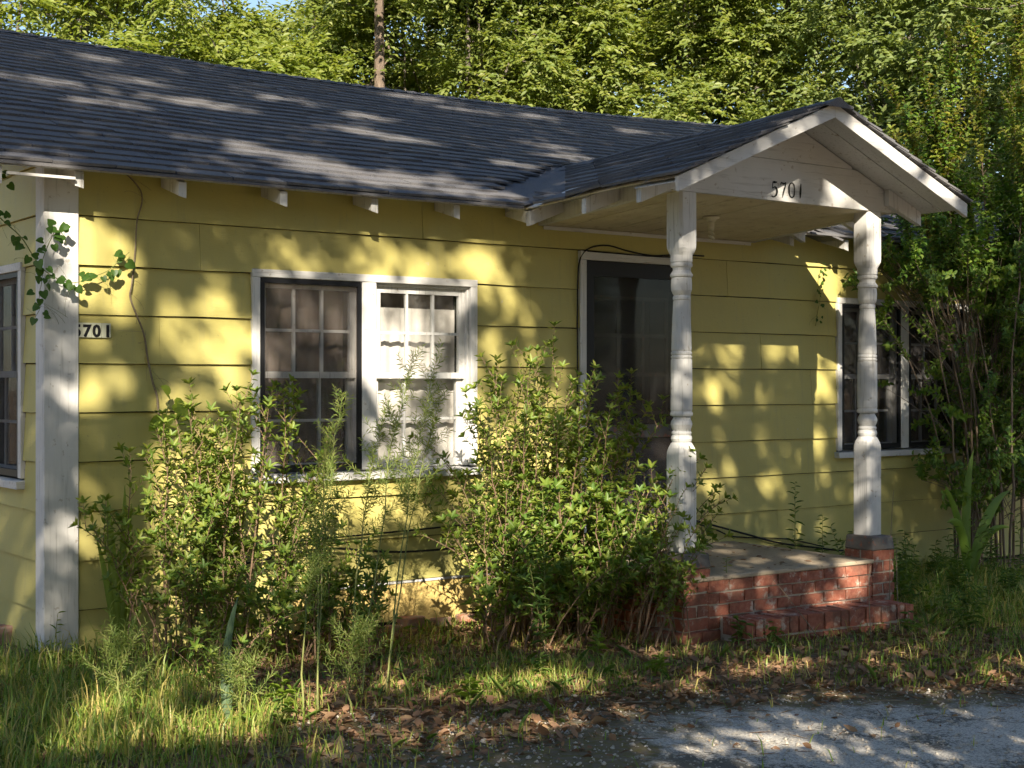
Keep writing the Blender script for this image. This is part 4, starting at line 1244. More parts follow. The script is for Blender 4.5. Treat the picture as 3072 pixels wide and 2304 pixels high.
# ---- vines
def heart(name, p, ax, nr, size, mat, parent):
    ax = unit(np.array(ax, float)); nr = np.array(nr, float); s = unit(np.cross(ax, nr)); u = np.cross(s, ax)
    pts2 = [(0, .06), (.22, -.06), (.44, .02), (.50, .26), (.38, .60), (.15, .86), (0, 1.0), (-.15, .86), (-.38, .60), (-.50, .26), (-.44, .02), (-.22, -.06)]
    V = [p + s*a*size + ax*b*size + u*(abs(a)*.25*size - b*b*.12*size) for a, b in pts2] + [p+ax*.45*size-u*.02*size]
    F = [(i, (i+1) % 12, 12) for i in range(12)]
    mb = MB(); mb.v = [tuple(v) for v in V]; mb.f = F; return mb.build(name, M[mat], parent, True)
def vine(name, label, P, r, leaf_spec, mat_s, mat_l, rng, tend=0, leafs=(.045, .07), cat="vine"):
    root = empty(name, tuple(P[0])); fin(root, label, cat)
    P = [Vector(p) for p in P]; out = []
    for i in range(len(P)-1):
        p0, p1, p2, p3 = P[max(i-1,0)], P[i], P[i+1], P[min(i+2,len(P)-1)]
        for t in np.linspace(0, 1, 6)[:-1]: out.append(.5*((2*p1)+(p2-p0)*t+(2*p0-5*p1+4*p2-p3)*t*t+(3*p1-p0-3*p2+p3)*t**3))
    out.append(P[-1]); A = np.array([tuple(o) for o in out])
    mb = MB().tube(A, list(np.linspace(r, r*.6, len(A))), 6)
    for k in range(tend):
        p, d = along(A, np.array([rng.uniform(.05, .95)])); p = p[0]
        o = rng.normal(0, 1, 3); o[1] = -abs(o[1])*.3; o = unit(o); l = rng.uniform(.05, .16)
        Q = bez(p, p+o*l*.6+rng.normal(0, .02, 3), p+o*l+np.array([0, 0, -.04]), 7); mb.tube(Q, .0009, 3, False)
    mb.build("vine_stem", M[mat_s], root, True)
    for t in leaf_spec:
        p, d = along(A, np.array([t])); p = p[0]
        o = np.array([rng.normal(0, 1), -.5-abs(rng.normal(0, .4)), rng.normal(-.2, .8)]); o = unit(o)
        q = p + o*rng.uniform(.015, .05)
        MBt = None
        heart("leaf", q, unit(o*np.array([1, .3, 1])+np.array([0, 0, -.35])), np.array([rng.normal(0, .5), -1., rng.uniform(.1, .9)]), rng.uniform(*leafs), mat_l, root)
    return root
vine("climbing_vine", "green vine with heart shaped leaves trailing across the white corner board", [(-.34,-.10,2.36),(-.25,-.10,2.28),(-.17,-.10,2.21),(-.11,-.10,2.12),(-.05,-.09,2.05),(.03,-.08,2.005),(.115,-.08,1.99),(.20,-.07,2.02),(.30,-.06,2.06),(.37,-.06,2.12),(.43,-.05,2.17)], .0032, np.linspace(.02, .99, 34), 'greenstem', 'l_vine', rng, 16, (.030, .058))
vine("climbing_vine", "short leafy vine spray rising over the corner board edge", [(-.07,-.10,2.07),(-.05,-.11,2.14),(-.02,-.11,2.21),(.01,-.11,2.26),(.05,-.11,2.23),(.06,-.10,2.19)], .0025, np.linspace(.1, .99, 13), 'greenstem', 'l_vine', rng, 6, (.035, .06))
vine("climbing_vine", "vine strand hanging below the vine on the side of the corner", [(-.05,-.08,2.05),(-.06,-.08,1.98),(-.07,-.08,1.92),(-.06,-.07,1.86),(-.09,-.07,1.80)], .002, np.linspace(.1, .99, 11), 'greenstem', 'l_vine', rng, 5, (.03, .05))
vine("climbing_vine", "vine tip reaching in from the frame edge near the gable wall", [(-.40,-.12,2.40),(-.33,-.11,2.47),(-.26,-.10,2.50),(-.22,-.10,2.52)], .002, (.3, .6, .85, .99), 'greenstem', 'l_vine', rng, 3, (.03, .05))
vine("dry_vine", "bare twisted woody vine climbing the yellow wall up to the eave", [(.61,-.04,1.15),(.60,-.03,1.37),(.575,-.028,1.46),(.545,-.028,1.59),(.52,-.028,1.736),(.447,-.028,1.915),(.453,-.028,1.99),(.472,-.028,2.174),(.484,-.028,2.35),(.51,-.028,2.44),(.505,-.03,2.51),(.45,-.04,2.57),(.39,-.06,2.605)], .0062, (), 'vinewood', 'l_vine', rng, 16)
vine("leafy_vine", "vine with broad lime green leaves in the top of the corner shrub", [(.62,-.06,1.20),(.63,-.09,1.30),(.64,-.10,1.36)], .004, (.1, .3, .5, .7, .85, .99), 'greenstem', 'l_lime', rng, 0, (.07, .10))
vine("wall_runner", "thin runner with small leaves creeping up beside the second window", [(5.93,-.03,1.9),(5.95,-.03,2.0),(5.98,-.03,2.12),(5.96,-.03,2.25),(6.0,-.04,2.36)], .002, np.linspace(.05, .99, 16), 'greenstem', 'l_vine', rng, 2, (.02, .035))

# ---- small weeds with narrow leaves
def weed(name, label, base, h, nl, L, W, rng, mat='l_weed', lean=(0, 0), group=None, cat="weed", ang=1.1, t0=.15, branches=0):
    root = empty(name, base); fin(root, label, cat, group)
    b = np.array(base, float); tip = b + np.array([lean[0], lean[1], h])
    mb = MB(); parts = []
    for k in range(1+branches):
        tp = tip if k == 0 else b + np.array([rng.normal(0, .25*h), rng.normal(0, .2*h), h*rng.uniform(.5, .9)])
        P = bez(b, b*.5+tp*.5+np.array([0, 0, .1*h]), tp, 8)
        mb.tube(P, list(np.linspace(.0032, .0012, 8)), 4, False)
        p, ax, nr, t = spiral_leaves(P, t0, 1., h*(1-t0)/nl, ang, rng)
        s = rng.uniform(.7, 1.15, len(p))*(1.1-.45*t)
        parts.append(leaves(p, ax, nr, L*s, W*s, 6, .35))
    mb.build("stem", M['greenstem'], root); leaf_obj("foliage", parts, M[mat], root)
weed("porch_weed", "taller narrow leaved weed growing behind the porch slab against the wall", (5.56, -.16, .02), .70, 34, .085, .014, rng)
weed("porch_weed", "shorter narrow leaved weed beside the taller one behind the porch slab", (5.86, -.16, .02), .44, 26, .075, .013, rng)
weed("pale_weed", "tall pale green weed standing at the front of the door shrub", (2.22, -1.45, -.09), .95, 60, .085, .020, rng, 'l_weed', (.05, .1), branches=1)
weed("wispy_weed", "slender leafy weed rising against the white corner board", (-.12, -.42, 0), .30, 12, .06, .012, rng, 'l_priv2', (.03, 0), branches=2)
lobs = [((2.60,-1.42),.16,"broad leaved seedling in the litter below the door shrub"), ((3.52,-1.60),.17,"bright small seedling growing against the brick step"), ((3.70,-1.66),.14,"lime seedling beside the other one at the brick step"), ((1.95,-1.75),.12,"leafy rosette in the lit grass of the yard"), ((.30,-2.08),.12,"yellow green seedling beside the strap leaves"), ((.45,-1.80),.16,"leafy seedling under the corner shrub by the fennel"), ((2.55,-2.0),.10,"lobed oak seedling on bare litter before the step"), ((1.32,-2.02),.12,"small rosette between the driveway and the fennel"), ((4.62,-1.95),.15,"grassy seedling right of the brick step"), ((5.30,-1.62),.22,"rounded leafy weed at the end of the brick step")]
for (b, h, lab) in lobs:
    weed("seedling", lab, (b[0], b[1], float(gz(*b))-.005), h, 9, .075, .032, rng, 'l_weed' if rng.uniform() < .7 else 'l_lime', group="seedlings in the yard", cat="seedling", branches=2)

# tall dry stems by the second pedestal
for (a, b, lab) in [((5.10,-1.42,-.08),(5.285,-1.30,.74),"tall bleached dry stem leaning beside the second brick pedestal"), ((5.14,-1.46,-.08),(5.25,-1.36,.42),"short bleached dry stem beside the second brick pedestal"), ((4.02,-1.80,-.09),(3.78,-1.62,.30),"thin dry stem crossing in front of the brick step"), ((4.28,-1.95,-.09),(4.33,-1.9,.36),"upright dry stem in front of the brick step")]:
    P = bez(np.array(a), np.array(a)*.5+np.array(b)*.5+np.array([-.03, 0, .05]), np.array(b), 8)
    fin(MB().tube(P, list(np.linspace(.0036, .0014, 8)), 5).build("dead_stalk", M['vinewood'], None, True, loc=a), lab, "stem", "dry stems near the step")

# ---- weeds at the far side of the porch: countable tall plants
nw = 0
wl = ["tallest dark weed in the rough patch right of the porch", "leafy weed beside the second pedestal", "pale stalked weed under the second window", "bushy weed below the second window sill", "weed clump by the stems of the tall shrub", "slim weed before the tall shrub", "low spreading weed right of the brick step", "dim weed close to the wall under the second window", "fuzzy weed near the frame edge", "leaning weed in front of the tall shrub", "short weed between the step and the tall shrub", "broad weed at the edge of the rough patch", "narrow weed halfway along the rough patch", "thin weed nearest the driveway in the rough patch"]
wp = [(6.30,-.45),(5.50,-.75),(6.10,-.70),(6.60,-.60),(7.0,-.9),(6.35,-1.0),(5.45,-1.25),(6.0,-.35),(6.75,-1.35),(6.05,-1.25),(5.75,-1.05),(5.4,-1.75),(6.3,-1.5),(5.0,-2.1)]
for (x, y), lab in zip(wp, wl):
    weed("rough_weed", lab, (x, y, float(gz(x, y))-.01), rng.uniform(.28, .62), 26, .075, .017, rng, 'l_weed', (rng.normal(0, .08), rng.normal(0, .08)), "tall weeds right of the porch", branches=4)
strap_plant("broad_leaf_plant", "dark plant with long broad leaves at the foot of the tall shrub", (6.85, -.75, -.09), [((6.75,-.8,.5),(6.45,-.85,.42),.07), ((7.0,-.8,.55),(7.3,-.8,.62),.085), ((6.85,-.7,.6),(6.95,-.72,.95),.07), ((6.8,-.75,.4),(6.55,-.75,.70),.06), ((6.95,-.8,.4),(7.15,-.9,.35),.07)], 'l_myr')

# ---- tall crape myrtle at the right
def myrtle():
    r = np.random.default_rng(21)
    root = empty("crape_myrtle", (7.35, -.45, -.1)); fin(root, "tall many stemmed shrub with small round leaves in front of the second window", "shrub")
    sb = MB(); parts, top = [], []
    tips = [(5.82,3.30),(6.04,3.45),(6.30,3.75),(6.51,4.0),(6.83,4.2),(7.10,4.3),(7.45,4.45),(7.87,4.4),(8.2,4.3),(6.35,3.1),(6.7,3.5),(7.2,3.7),(7.6,3.8),(8.0,3.7),(6.1,2.7),(6.45,2.5),(8.3,3.2),(7.0,3.0),(6.0,2.2),(8.0,2.6),(6.9,2.1),(7.5,2.9)]
    for (tx, tz) in tips:
        b = np.array([7.70 + r.normal(0, .24), -.40 + r.normal(0, .18), -.1]); tip = np.array([tx, -.45 + r.normal(0, .22), tz])
        ct = b*.5+tip*.5; ct[:2] = b[:2]*.82+tip[:2]*.18; ct[2] = tz*.62
        P = bez(b, ct, tip, 14); P[2:-1] += r.normal(0, .014, (11, 3))
        sb.tube(P, list(np.linspace(.011, .0025, 14)), 6, False)
        tw = []
        for k in range(int(92*tz/3.5)):
            t = r.uniform(.20, .97); p, d = along(P, np.array([t])); p, d = p[0], d[0]
            if p[2] < 2.1 and r.uniform() < .25: continue
            if p[0] < 7.45 and p[2] < 2.1 and r.uniform() < (.95 if p[2] > .95 else .6): continue
            o = r.normal(0, 1, 3); o[2] *= .5; o = unit(o)
            dr = unit(d*(.2+.9*t)+o*(1.15-.75*t)); l = r.uniform(.18, .42)*(1.25-.75*t)
            Q = bez(p, p+dr*l*.5, p+dr*l+np.array([0, 0, .12*l]), 6); sb.tube(Q, list(np.linspace(.0035, .001, 6)), 3, False)
            q, ax, nr, tt = spiral_leaves(Q, .12, 1., .014, 1.1, r); s = r.uniform(.65, 1.15, len(q))
            (top if (p[2] > 3.0 and r.uniform() < .6) else parts).append(leaves(q, ax, nr, .050*s, .032*s, 6, .2))
        q, ax, nr, tt = spiral_leaves(P, .70, 1., .0065, .8, r); s = r.uniform(.7, 1.1, len(q))*(1.1-.3*tt)
        (top if tz > 3.2 else parts).append(leaves(q, ax, nr, .056*s, .032*s, 6, .15))
    for k in range(420):      # low side shoots
        p = np.array([r.uniform(6.0, 8.9), r.uniform(-.8, -.1), r.uniform(.45, 2.6)])
        if p[0] < 7.45 and .95 < p[2] < 2.05 and r.uniform() < .93: continue
        if p[0] < 6.9 and p[2] < .95: continue
        dr = unit(r.normal(0, 1, 3)*np.array([1, .6, .5])+np.array([0, -.2, .3])); l = r.uniform(.15, .4)
        c = np.array([7.65 + (p[0]-7.65)*.45, -.42, p[2]*.72])
        Q0 = bez(c, c*.4+p*.6+np.array([0, 0, .05]), p, 5); sb.tube(Q0, list(np.linspace(.004, .0025, 5)), 3, False)
        Q = bez(p, p+dr*l*.5, p+dr*l+np.array([0, 0, .1*l]), 6); sb.tube(Q, list(np.linspace(.0025, .001, 6)), 3, False)
        q, ax, nr, tt = spiral_leaves(Q, .0, 1., .009, 1.1, r); s = r.uniform(.65, 1.15, len(q))
        parts.append(leaves(q, ax, nr, .050*s, .032*s, 6, .2))
    sb.build("trunk", M['myrtlebark'], root, True)
    leaf_obj("crown", parts, M['l_myr'], root); leaf_obj("young_foliage", top, M['l_myrtop'], root)["label"] = "yellow and orange young shoots"
myrtle()

# ------------------------------------------------------------------ grass, litter
def ground_scatter(n, r, x0=-1.6, x1=7.5, y0=-4.6, y1=-.05):
    x = r.uniform(x0, x1, n); y = r.uniform(y0, y1, n)
    inside = (x > 3.25) & (x < 5.25) & (y > -1.66)
    d = np.stack([x, y], 1) - camp[:2]; fz = d @ fwdv[:2]; lat = d @ rgtv[:2]
    vis = (np.abs(lat) < fz*.37+.25) & (fz > 4.2)
    k = (~inside) & vis
    return x[k], y[k]
def dens(x, y):
    """grass density 0..1"""
    e = np.interp(x, ex, ey) + .1
    drv = np.maximum(sstep(0, .30, y-e), .35*sstep(0, .3, y-e+.8*(1-sstep(.6, 2.2, x))))
    a = sstep(.9, -.2, x)                                   # lawn at the left
    lit = np.exp(-((x-.75)**2/.25+(y+2.25)**2/.12))           # bare litter patches
    lit2 = np.exp(-((x-2.75)**2/.12+(y+1.35)**2/.07)) + np.exp(-((x-1.0)**2/.2+(y+1.35)**2/.1)) + np.exp(-((x-3.0)**2/.4+(y+2.3)**2/.12))
    mid = np.exp(-((x-1.75)**2/.7+(y+1.75)**2/.30))*1.4
    rgh = sstep(4.3, 5.4, x)*.95
    nz = .5+.5*wob(x*1.7, y*1.7, 1.5)
    q = np.maximum.reduce([a*1.0, mid*.95, rgh, .34*np.ones_like(x)])*(.35+.75*nz)
    q = q*(1-.85*np.clip(lit, 0, 1))*(1-.85*np.clip(lit2, 0, 1))
    return np.clip(q, 0, 1)*(.02+.98*drv)
def build_grass():
    r = np.random.default_rng(8)
    x, y = ground_scatter(190000, r)
    k = r.uniform(0, 1, len(x)) < dens(x, y)*.95; x, y = x[k], y[k]; n = len(x)
    z = gz(x, y)
    h = r.gamma(5, .017, n)*(.65+.55*sstep(.9, -.2, x)+.5*sstep(4.9, 5.6, x)); th = r.uniform(0, 6.283, n); ln = r.uniform(.15, .95, n)
    b = np.stack([x, y, z-.004], 1); o = np.stack([np.cos(th), np.sin(th), 0*th], 1); s = np.stack([-np.sin(th), np.cos(th), 0*th], 1)
    ph = r.uniform(-.8, .8, n)[:, None]; s = s*np.cos(ph)+o*np.sin(ph)
    w = (r.uniform(.0018, .0042, n))[:, None]; H = h[:, None]; l = ln[:, None]
    m = b + o*H*l*.35 + np.array([0, 0, 1])*H*.62; tp = b + o*H*l*1.05 + np.array([0, 0, 1])*H*(1-.45*l*l)
    v = np.stack([b-s*w, b+s*w, m+s*w*.8, m-s*w*.8, tp], 1).reshape(-1, 3)
    i = np.arange(n)[:, None]*5
    me = npmesh("grass", v, i+[0, 1, 2, 3], i+[3, 2, 4], M['grass'])
    fin(link("grass", me), "thin unmown green grass scattered over the front yard", "grass", kind="stuff")
    # broad blades and tufts
    x, y = ground_scatter(9000, r); k = r.uniform(0, 1, len(x)) < dens(x, y)*.55; x, y = x[k], y[k]; n = len(x)
    p = np.stack([x, y, gz(x, y)], 1); th = r.uniform(0, 6.28, n); el = r.uniform(.5, 1.3, n)
    ax = np.stack([np.cos(th)*np.cos(el), np.sin(th)*np.cos(el), np.sin(el)], 1); nr = np.stack([-np.cos(th)*np.sin(el), -np.sin(th)*np.sin(el), np.cos(el)], 1)
    leaf = leaves(p, ax, nr, r.uniform(.05, .13, n), r.uniform(.008, .018, n), 6, .4)
    o = leaf_obj("ground_weeds", [leaf], M['l_weed'], None); fin(o, "broad bladed low weeds mixed into the yard grass", "weeds", kind="stuff")
    # dry leaves
    x, y = ground_scatter(70000, r, y0=-3.6); e = np.interp(x, ex, ey)+.1
    k = r.uniform(0, 1, len(x)) < (.50*sstep(-.35, .25, y-e+.55*(1-sstep(.9, 2.4, x)))*(1-.55*sstep(.6, -.4, x)) + .018); x, y = x[k], y[k]; n = len(x)
    p = np.stack([x, y, gz(x, y)+r.uniform(.002, .022, n)], 1); th = r.uniform(0, 6.28, n); el = r.normal(0, .3, n)
    ax = np.stack([np.cos(th)*np.cos(el), np.sin(th)*np.cos(el), np.sin(el)], 1); nr = np.stack([r.normal(0, .4, n), r.normal(0, .4, n), np.ones(n)], 1)
    s = r.gamma(5, .0070, n)
    o = leaf_obj("leaf_litter", [leaves(p-ax*s[:, None]*.5, ax, nr, s, s*r.uniform(.35, .75, n), 6, r.uniform(-.5, .5, n)[:, None])], M['dry'], None); fin(o, "curled brown dead leaves covering the soil", "leaf litter", kind="stuff")
    # pine straw and twigs
    x, y = ground_scatter(16000, r, y0=-3.8); k = r.uniform(0, 1, len(x)) < (.8*sstep(-.5, .2, y-np.interp(x, ex, ey))+.05); x, y = x[k], y[k]; n = len(x)
    p = np.stack([x, y, gz(x, y)+r.uniform(.003, .02, n)], 1); th = r.uniform(0, 6.28, n); el = r.normal(0, .12, n)
    ax = np.stack([np.cos(th)*np.cos(el), np.sin(th)*np.cos(el), np.sin(el)], 1)
    o = leaf_obj("pine_straw", [leaves(p, ax, np.tile([0, 0, 1.], (n, 1)), r.uniform(.05, .16, n), .0022, 4, .05)], M['dry'], None); fin(o, "thin dry pine needles and twigs over the soil", "pine straw", kind="stuff")
build_grass()
for i, (a, b, lab) in enumerate([((1.78,-2.45,-.085),(2.12,-2.62,-.08),"pale dry twig lying at the driveway edge"), ((2.9,-3.05,-.105),(3.12,-3.12,-.10),"short dark twig on the driveway"), ((.75,-2.05,-.04),(.98,-2.2,-.035),"bent twig on the litter near the fennel")]):
    a, b = np.array(a), np.array(b); a[2] = gz(a[0], a[1])+.012; b[2] = gz(b[0], b[1])+.012
    fin(MB().tube(bez(a, (a+b)/2+np.array([.02, .03, .015]), b, 7), list(np.linspace(.005, .0025, 7)), 5).build("twig", M['vinewood'], None, True, loc=tuple(a)), lab, "twig")
# leaves and dirt lying on the slab and the step
r_ = np.random.default_rng(4)
n = 60; x = r_.uniform(3.5, 4.98, n); y = r_.uniform(-1.33, -.05, n); th = r_.uniform(0, 6.28, n)
p = np.stack([x, y, np.full(n, .307)], 1); ax = np.stack([np.cos(th), np.sin(th), .1+0*th], 1)
fin(leaf_obj("porch_litter", [leaves(p, ax, np.tile([0, 0, 1.], (n, 1)), r_.uniform(.015, .05, n), r_.uniform(.008, .025, n), 6, .1)], M['dry'], None), "few dead leaves scattered on the porch slab", "leaf litter", kind="stuff")
# rubble at the foot of the skirt
for i, (x, y, s, lab) in enumerate([(2.22,-.10,.075,"broken red brick under the yellow skirt beside the fennel"), (2.42,-.12,.06,"pale mortar lump beside the broken brick"), (2.05,-.14,.05,"small brick chip left of the broken brick"), (2.62,-.10,.065,"grey rubble stone nearest the door shrub"), (-.10,.62,.11,"terracotta brick in the hole under the gable wall")]):
    rr_ = random.Random(i); z0 = float(gz(x, y))
    V = [(x+sx*s*rr_.uniform(.7, 1.1), y+sy*s*rr_.uniform(.5, .9), z0+(sz*.5+.45)*s*rr_.uniform(.8, 1.1)) for sz in (-1, 1) for (sx, sy) in ((-1,-1),(1,-1),(1,1),(-1,1))]
    fin(MB().hexa(V).build("rubble_piece", M['rubble'], None, loc=(x, y, z0), bevel=.008), lab, "rubble", "rubble at the foundation")
MB().box(.02, .10, .12, 1.6, -.16, -.004).build("gap_shade_box", M['dark'], house)  # near-black box painted in for the shade inside the foundation hole
weed("porch_sprout", "tiny grass sprout growing from a crack in the porch slab", (3.72, -1.30, .302), .09, 9, .05, .006, rng, 'grass')

rp = np.random.default_rng(77)
x, y = ground_scatter(6000, rp, x0=.3, x1=5, y0=-4.2, y1=-1.9); k = (y - np.interp(x, ex, ey) < .35); x, y = x[k], y[k]; n = len(x)
s = rp.gamma(2.2, .0022, n)+.002
oct_ = np.array([(1,0,0),(-1,0,0),(0,1,0),(0,-1,0),(0,0,.7),(0,0,-.7)], float)
v = (np.stack([x, y, gz(x, y)+.006], 1)[:, None, :] + oct_[None]*s[:, None, None]*rp.uniform(.6, 1.3, (n, 6, 1))).reshape(-1, 3)
tri = np.array([(0,2,4),(2,1,4),(1,3,4),(3,0,4),(2,0,5),(1,2,5),(3,1,5),(0,3,5)])
fin(link("gravel", npmesh("gravel", v, None, (np.arange(n)[:, None, None]*6+tri).reshape(-1, 3), M['mortar'])), "loose grit and small stones along the driveway edge", "gravel", kind="stuff")

# ------------------------------------------------------------------ trees
def tree(name, label, base, h, clumps, leaf, bark, rng, r0=.16, nleaf=180, L=.115, W=.046, cr=(.45, .8), limbs=7, group="trees behind the house", cat="tree", trunk_top=.8, lean=(0, 0)):
    """clumps: list of crown clump centres (x,y,z)"""
    root = empty(name, base); fin(root, label, cat, group)
    b = np.array(base, float); top = b + np.array([lean[0], lean[1], h*trunk_top])
    P = bez(b-np.array([0, 0, .1]), (b+top)/2+np.append(rng.normal(0, .15, 2), 0), top, 12)
    sb = MB().tube(P, list(np.linspace(r0, r0*.3, 12)), 9, False)
    C_ = np.array(clumps)
    li = []
    for k in range(limbs):
        c = C_[rng.integers(len(C_))]; t = np.clip((c[2]-b[2])/h*.75-.1, .25, .92)
        p, d = along(P, np.array([t])); p = p[0]
        Q = bez(p, p*.5+c*.5+np.array([0, 0, -.25]), c, 9); Q[1:-1] += rng.normal(0, .06, (7, 3))
        sb.tube(Q, list(np.linspace(r0*.42, .012, 9)), 6, False); li.append(Q)
    A = np.concatenate(li+[P[5:]])
    for c in C_:
        j = np.argmin(((A-c)**2).sum(1)); p = A[j]
        Q = bez(p, p*.5+c*.5+rng.normal(0, .12, 3), c, 6); sb.tube(Q, list(np.linspace(.014, .005, 6)), 4, False)
    sb.build("trunk", M[bark], root, True)
    parts = []
    for c in C_:
        rad = rng.uniform(*cr)
        # sprays: short twigs radiating from the clump centre, leaves in two ranks
        ns = max(6, nleaf//12)
        d = unit(rng.normal(0, 1, (ns, 3))*np.array([1, 1, .55])); ln = rad*rng.uniform(.5, 1.1, ns)
        q = []; a = []; nr = []
        for k in range(ns):
            m = 12; t = np.linspace(.3, 1, m)[:, None]
            pp = c + d[k]*ln[k]*t + np.array([0, 0, -.18])*ln[k]*t*t
            side = unit(np.cross(d[k], [0, 0, 1.]))*np.where(np.arange(m) % 2, 1, -1)[:, None]
            q.append(pp); a.append(d[k]*.55 + side*.8 + rng.normal(0, .25, (m, 3))); nr.append(np.tile([0, 0, 1.], (m, 1))+rng.normal(0, .4, (m, 3))+np.array([-.50, -.80, .25]))
        q, a, nr = map(np.concatenate, (q, a, nr)); n = len(q); s = rng.uniform(.7, 1.2, n)
        parts.append(leaves(q, a, nr, L*s, W*s, 4, .2))
    leaf_obj("crown", parts, M[leaf], root)
    return root

def bgpos(phi, r):
    return camp[0]+r*math.sin(R(phi)), camp[1]+r*math.cos(R(phi))
def bgclumps(x, y, z0, z1, rad, n, rng, flat=.9):
    out = []
    while len(out) < n:
        p = rng.uniform(-1, 1, 3)
        w = 1-.35*abs(p[2])
        if p[0]**2+p[1]**2 > w*w: continue
        d_ = np.array([x+p[0]*rad, y+p[1]*rad*flat, z0+(z1-z0)*(p[2]+1)/2])-camp      # gap in the canopy
        if abs(math.degrees(math.atan2(d_[0], d_[1]))-26.8) < 2.0 and d_[2]/math.hypot(d_[0], d_[1]) > .243: continue
        out.append((x+p[0]*rad, y+p[1]*rad*flat, z0+(z1-z0)*(p[2]+1)/2))
    return out
rt = np.random.default_rng(17)
BG = [ # phi, r, z0, z1, rad, n, leaf, label
 (15.0, 19.0, 3.6, 9.0, 2.5, 60, 'l_tree3', "yellow green tree at the frame edge above the end of the roof"),
 (19.5, 22.5, 3.6, 9.6, 2.6, 64, 'l_tree2', "dark leafy tree behind the left end of the ridge"),
 (23.3, 19.0, 3.2, 7.6, 1.9, 60, 'l_tree3', "bright sunlit tree left of the gap of blue sky"),
 (28.6, 21.0, 3.4, 9.5, 1.8, 56, 'l_tree', "tree with pale bark right of the gap of blue sky"),
 (34.6, 20.0, 3.2, 9.0, 2.3, 84, 'l_tree', "broad bright green tree right of the brown trunk"),
 (38.8, 22.0, 3.0, 9.0, 2.3, 84, 'l_tree3', "bright leafy tree above the middle of the ridge"),
 (42.8, 20.5, 2.6, 9.0, 2.2, 80, 'l_tree', "dense green tree left of the porch gable peak"),
 (47.0, 21.5, 2.0, 9.5, 2.3, 84, 'l_tree', "leafy tree directly behind the porch gable peak"),
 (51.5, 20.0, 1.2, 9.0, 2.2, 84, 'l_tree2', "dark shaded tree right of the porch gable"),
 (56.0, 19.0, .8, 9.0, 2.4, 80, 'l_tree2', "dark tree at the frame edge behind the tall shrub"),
]
for (phi, r, z0, z1, rad, n, lf, lab) in BG:
    x, y = bgpos(phi, r)
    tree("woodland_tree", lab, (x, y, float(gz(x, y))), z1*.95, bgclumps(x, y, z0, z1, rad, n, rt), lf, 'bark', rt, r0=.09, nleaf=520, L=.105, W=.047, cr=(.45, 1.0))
BG2 = [(17, 29, "tall far tree behind the yellow green tree"), (33.0, 30, "far tree seen past the brown trunk"), (36, 28, "far dark tree behind the middle of the ridge"), (41.5, 30, "far tree deep in the wood behind the ridge"), (46, 28, "far tree deep behind the porch gable"), (50.5, 29, "far tree in the gloom right of the gable"), (55.5, 28, "far tree filling the dark corner"), (22.3, 33, "far low tree below the gap of blue sky")]
for (phi, r, lab) in BG2:
    x, y = bgpos(phi, r)
    z1 = 11.5 if phi != 22.3 else 8.0
    tree("far_tree", lab, (x, y, 0), z1, bgclumps(x, y, 2.0, z1, 3.1, 58, rt), 'l_tree' if rt.uniform() < .6 else 'l_tree2', 'bark', rt, r0=.11, nleaf=300, L=.15, W=.07, cr=(.8, 1.4), group="far trees in the wood")
# thick brown trunk with a forked limb
x, y = bgpos(31.0, 18.6)
tree("pine_tree", "tree with thick bare brown trunk rising above the ridge", (x, y, 0), 11.5, bgclumps(x, y, 6.2, 11, 2.3, 34, rt)+[(x+.9, y-.3, 6.4), (x-.7, y-.2, 6.6), (x+1.8, y, 6.9)], 'l_tree2', 'pine', rt, r0=.115, nleaf=240, L=.10, W=.04, limbs=1)

